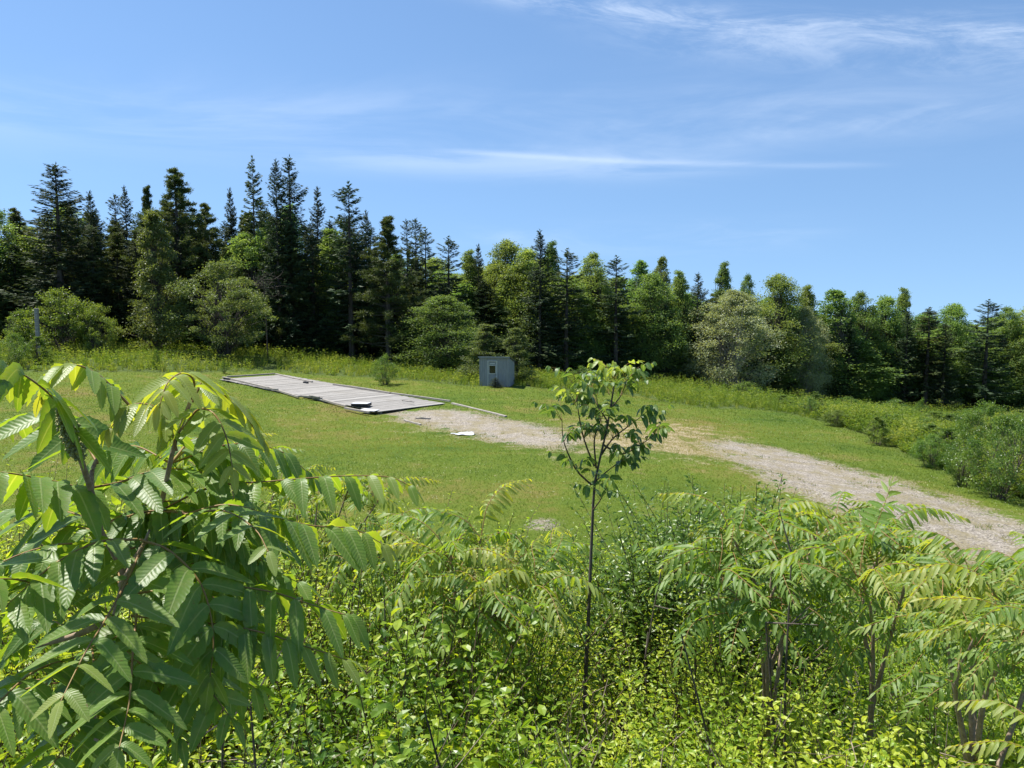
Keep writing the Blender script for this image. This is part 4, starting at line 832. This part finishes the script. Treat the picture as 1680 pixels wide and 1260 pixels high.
def under(name, n, y0, y1, hr, m, L, LW, t0, label, sel=None, kind='leaf6', tipt=.25):
    g = Geo(); x, y = bank_scatter(n, y0, y1)
    if sel is not None: k = sel(x, y); x, y = x[k], y[k]
    n = len(x); z = tz(x, y); h = rng.uniform(*hr, n)*(1+.28*fbm(x, y, 1.6, 41))*(1+.75*np.clip((y-2.6)/1.5, 0, 1)*np.clip(np.abs(x-.45)/.5, .2, 1)*(y < 7.5))*np.clip(.72+y*.1, 0, 1)*np.where((x > 1.5) & (y > 2.8), .72, 1.0)*np.where((np.abs(x-.1*y) < .3) & (y > 2.6) & (y < 4.3), .6, 1.0); t = np.clip(t0+.32*fbm(x, y, 1.9, 43)+rng.normal(size=n)*.12, 0, 1)
    sprigs(g, x, y, z, h, m, np.full(n, L)*rng.uniform(.8, 1.2, n), LW, t, kind=kind, tipt=tipt); print(name, n*m)
    link(name, g.mesh(name, [M['under'], M['twig']]), kind='stuff', label=label, category='undergrowth')
c1 = lambda x, y: fbm(x, y, 1.1, 77) > -.15
c2 = lambda x, y: fbm(x, y, 1.1, 77) < .3
under('undergrowth_bright', 8200, 1.3, 8, (.5, .95), 44, .046, .52, .66, 'bright yellow-green small-leaved undergrowth covering the bank', c1)
under('undergrowth_dark', 4600, 1.3, 9, (.45, .85), 32, .056, .42, .34, 'darker broad-leaved undergrowth in patches on the bank', c2)
under('undergrowth_far', 3600, 6.5, 13.5, (.6, 1.2), 26, .07, .5, .45, 'undergrowth at the foot of the bank beside the lawn', kind='leaf')
under('ground_litter_plants', 2500, 1.0, 7, (.15, .4), 18, .055, .55, .45, 'low leafy plants under the taller undergrowth', kind='leaf')
c3 = lambda x, y: fbm(x, y, 1.7, 123) > .45
under('broad_leaf_weeds', 1500, 1.5, 7, (.6, 1.05), 20, .085, .62, .5, 'broad-leaved weeds standing in patches among the smaller undergrowth', c3)
under('willowherb', 700, 1.6, 4.6, (.6, 1.0), 46, .075, .2, .55, 'narrow-leaved upright weeds scattered through the undergrowth', lambda x, y: fbm(x, y, 1.5, 201) > .3, kind='leaf')
def stalks():
    g = Geo(); x, y = bank_scatter(240, 1.4, 5); z = tz(x, y); n = len(x); h = rng.uniform(.6, 1.0, n); d = rng.normal(size=(n, 3))*.22; d[:, 2] = 1; B = np.stack([x, y, z], 1); t = np.linspace(0, 1, 4)
    P = B[:, None]+d[:, None]*(h[:, None]*t)[..., None]+(rng.normal(size=(n, 1, 3))*np.array([.1, .1, 0]))*(t**2)[None, :, None]; tubes(g, P, np.array([.004, .0035, .0025, .0012])[None], 4)
    bl = 5; j = np.repeat(np.arange(n), bl); f = rng.uniform(.4, .95, n*bl); s0 = P[j, 0]+(P[j, 3]-P[j, 0])*f[:, None]; e0 = rdir(n*bl, .5)*rng.uniform(.08, .28, (n*bl, 1)); tubes(g, s0[:, None]+e0[:, None]*np.linspace(0, 1, 3)[None, :, None], np.array([.0022, .0015, .001])[None], 3)
    link('dead_stalks', g.mesh('dead_stalks', M['dead']), kind='stuff', label='thin grey-brown dead stalks and twigs poking through the undergrowth', category='undergrowth')
M['dead'] = simple_mat('dead_stalk', (.14,.1,.07), (.32,.26,.2), 30, bump=.1)
stalks()
def shrub(px, py, Y, rad, h, label, mat='darkshrub', L=.065, LW=.42, m=70, ns=120, t0=.4, name='shrub', kind='leaf6'):
    tp = at(px, py, Y); gz = tz1(tp[0], Y); H = tp[2]-gz; g = Geo(); a = rng.uniform(0, 6.28, ns); r = rad*rng.random(ns)**.5
    x = np.cos(a)*r; y = np.sin(a)*r; hh = H*(1-.28*(r/rad)**2)*rng.uniform(.82, 1.04, ns); e = link(name, None, loc=(tp[0], Y, gz), label=label, category='shrub')
    gs = Geo(); sprigs(g, x*.85, y*.85, np.zeros(ns), hh, m, np.full(ns, L), LW, np.clip(t0+rng.normal(size=ns)*.14, 0, 1), lean=.2, bare=h, spread=1.8, kind=kind)
    link('foliage', g.mesh('foliage', [M[mat], M['twig']]), e)
    st = np.stack([np.zeros((8, 3)), np.stack([x[:8]*.3, y[:8]*.3, hh[:8]*.4], 1), np.stack([x[:8]*.6, y[:8]*.6, hh[:8]*.75], 1)], 1); tubes(gs, st, np.array([.012, .008, .003])[None], 6); link('stem', gs.mesh('stem', M['twig']), e)
for a in [(1185,770,5.5,.42,.25,'tall dark grey-green willow shrub rising over the lawn right of the sapling'),(1118,798,5.3,.28,.25,'slimmer dark shrub just left of the tall willow shrub'),
          (1066,842,5.2,.28,.3,'broad-leaved dark shrub leaning beside the sapling trunk','darkshrub',.1,.5,22,40,.35),(1225,782,5.6,.3,.2,'dark shrub at the right of the tall willow shrub','darkshrub',.06,.5),
          (1145,845,5.0,.36,.15,'green shrub below the tall willow shrub','darkshrub',.07,.5,40,60,.45),
          (1150,930,3.9,.5,.1,'bright small-leaved bush below the spreading sumac','under',.035,.5,60,60,.72),
          (720,1110,3.1,.36,.1,'lime-green bush low in the middle foreground','under',.05,.45,46,40,.72),(1000,1170,2.9,.28,.1,'yellowest small bush at the foot of the sapling','under',.038,.45,50,44,.95),
          (560,1175,2.7,.4,.1,'dark glossy bush low down right of the close sumac','darkshrub',.06,.45,34,40,.35),(1450,1180,2.3,.32,.1,'sunlit bush with rounded leaves in the lower right','under',.035,.7,50,50,.7),
          (1250,1100,3.0,.36,.1,'mid-green bush right of centre near the bottom','under',.04,.5,46,46,.5),(380,1130,2.4,.3,.1,'pale round-leaved bush in the gap under the close sumac','under',.04,.6,44,40,.72),
          (860,1110,3.2,.3,.1,'leafy bush between the lime-green bush and the sapling trunk','under',.05,.5,40,36,.45)]: shrub(*a)
# a few bare dark stems
g = Geo(); P = []
for px, py, Y in [(750,1190,2.6),(640,1000,3.6),(1295,930,3.2),(1280,1040,3.2),(420,1180,2.3),(1060,920,4.4),(340,1200,2.3),(1180,1060,3.1)]:
    a = at(px, py, Y); gz = tz1(a[0], Y); P.append(smooth_path([(a[0]+rng.normal()*.15, Y, gz), ((a[0]), Y, (a[2]+gz)/2), (a[0]+rng.normal()*.08, Y, a[2]+.05)], 6))
for p in P:
    g = Geo(); tubes(g, (p-p[0])[None], np.linspace(.009, .003, 6)[None], 6)
    for j in range(5): s = (p-p[0])[rng.integers(2, 6)]; d = rdir(1, .6)[0]*rng.uniform(.12, .3); tubes(g, smooth_path([s, s+d*.5, s+d], 4)[None], np.linspace(.004, .0015, 4)[None], 4)
    link('bare_stem', g.mesh('bare_stem', M['bark']), loc=p[0], label='thin dark bare stem among the foreground undergrowth', category='stem', group='bare stems in the undergrowth')

# ------------------------------------------------------------------ light
SAZ = R(-74); SEL = R(65)       # azimuth from +Y, negative = left
sd = Vector((math.sin(SAZ)*math.cos(SEL), math.cos(SAZ)*math.cos(SEL), math.sin(SEL)))
sun = bpy.data.lights.new('sun', 'SUN'); sun.energy = 5.0; sun.angle = R(.53); sun.color = (1, .955, .88); so = bpy.data.objects.new('sun', sun); COL.objects.link(so); so.rotation_euler = sd.to_track_quat('Z', 'Y').to_euler()
w = bpy.data.worlds.new('World'); sc.world = w; w.use_nodes = True; nt = w.node_tree; nt.nodes.clear(); b = NB(nt)
sk = b.n('ShaderNodeTexSky', sky_type='NISHITA'); sk.sun_disc = False; sk.sun_elevation = SEL; sk.sun_rotation = SAZ; sk.altitude = 50; sk.air_density = 1.0; sk.dust_density = 0.1; sk.ozone_density = 3.0
v = b.n('ShaderNodeTexCoord').outputs['Generated']; sx = b.n('ShaderNodeSeparateXYZ'); b.put(sx.inputs[0], v)
sv = b.n('ShaderNodeCombineXYZ'); b.put(sv.inputs[0], sx.outputs[0]); b.put(sv.inputs[1], sx.outputs[1]); b.put(sv.inputs[2], b.math('MULTIPLY_ADD', b.math('MAXIMUM', sx.outputs[2], -.02), .75, .17))
svn = b.n('ShaderNodeVectorMath', operation='NORMALIZE'); b.put(svn.inputs[0], sv.outputs[0]); b.put(sk.inputs[0], svn.outputs[0])
az = b.math('ARCTAN2', sx.outputs[0], sx.outputs[1]); el = b.math('ARCSINE', sx.outputs[2])
def streak(a0, b0, sig, x0, x1, fade, nscale, amp, rough=.6, thr=(.35, .75), seed=0.0):
    cv = b.n('ShaderNodeCombineXYZ'); b.put(cv.inputs[0], b.math('MULTIPLY', az, nscale[0])); b.put(cv.inputs[1], b.math('MULTIPLY', b.math('SUBTRACT', el, b.math('MULTIPLY', az, b0)), nscale[1])); cv.inputs[2].default_value = seed
    nz = b.noise(cv.outputs[0], 1.0, 6, rough, .6)
    cl = b.math('ADD', b.math('MULTIPLY', az, b0), a0); wob = b.math('MULTIPLY', b.math('SUBTRACT', nz, .5), sig*1.2)
    dd = b.math('DIVIDE', b.math('SUBTRACT', b.math('SUBTRACT', el, cl), wob), sig); gs = b.math('EXPONENT', b.math('MULTIPLY', b.math('MULTIPLY', dd, dd), -1.0))
    mk = b.math('MULTIPLY', b.sm(az, x0-fade, x0+fade), b.math('SUBTRACT', 1.0, b.sm(az, x1-fade, x1+fade)))
    return b.math('MULTIPLY', b.math('MULTIPLY', gs, mk), b.math('MULTIPLY', b.sm(nz, *thr), amp))
st = [streak(R(21.8), -.16, R(.8), R(-8), R(60), R(8), (7, 48), .36, rough=.72, seed=1), streak(R(20.6), -.16, R(1.3), R(8), R(70), R(8), (9, 30), .22, rough=.7, seed=5),
      streak(R(11.5), -.065, R(.2), R(-4), R(24), R(3), (3, 60), .15, thr=(.25, .65), seed=2), streak(R(10.8), -.02, R(.9), R(-14), R(14), R(7), (4, 34), .2, thr=(.3, .6), seed=3),
      streak(R(13), .02, R(2.4), R(-60), R(45), R(15), (3, 16), .16, seed=4), streak(R(12.6), .0, R(1.0), R(5), R(32), R(6), (5, 24), .18, seed=8), streak(R(5.5), .0, R(1.0), R(-2), R(20), R(6), (6, 34), .14, seed=7)]
tot = st[0]
for s_ in st[1:]: tot = b.math('ADD', tot, s_)
tot = b.math('MINIMUM', tot, .85)
bg = b.n('ShaderNodeBackground'); bg.inputs[1].default_value = .1
hs = b.n('ShaderNodeHueSaturation'); hs.inputs['Saturation'].default_value = 1.02; b.put(hs.inputs['Color'], sk.outputs[0])
b.put(bg.inputs[0], b.mix(tot, b.mix(1.0, hs.outputs[0], (.94, 1.0, 1.02), 'MULTIPLY'), (6.6, 7.2, 8.0))); o = b.n('ShaderNodeOutputWorld'); b.put(o.inputs[0], bg.outputs[0])
sc.view_settings.view_transform = 'Standard'; sc.view_settings.look = 'None'; sc.view_settings.gamma = 1; sc.view_settings.exposure = 0.85
sc.render.engine = 'CYCLES'; sc.cycles.max_bounces = 6; sc.cycles.diffuse_bounces = 3; sc.cycles.glossy_bounces = 2; sc.cycles.transmission_bounces = 4; sc.cycles.transparent_max_bounces = 4
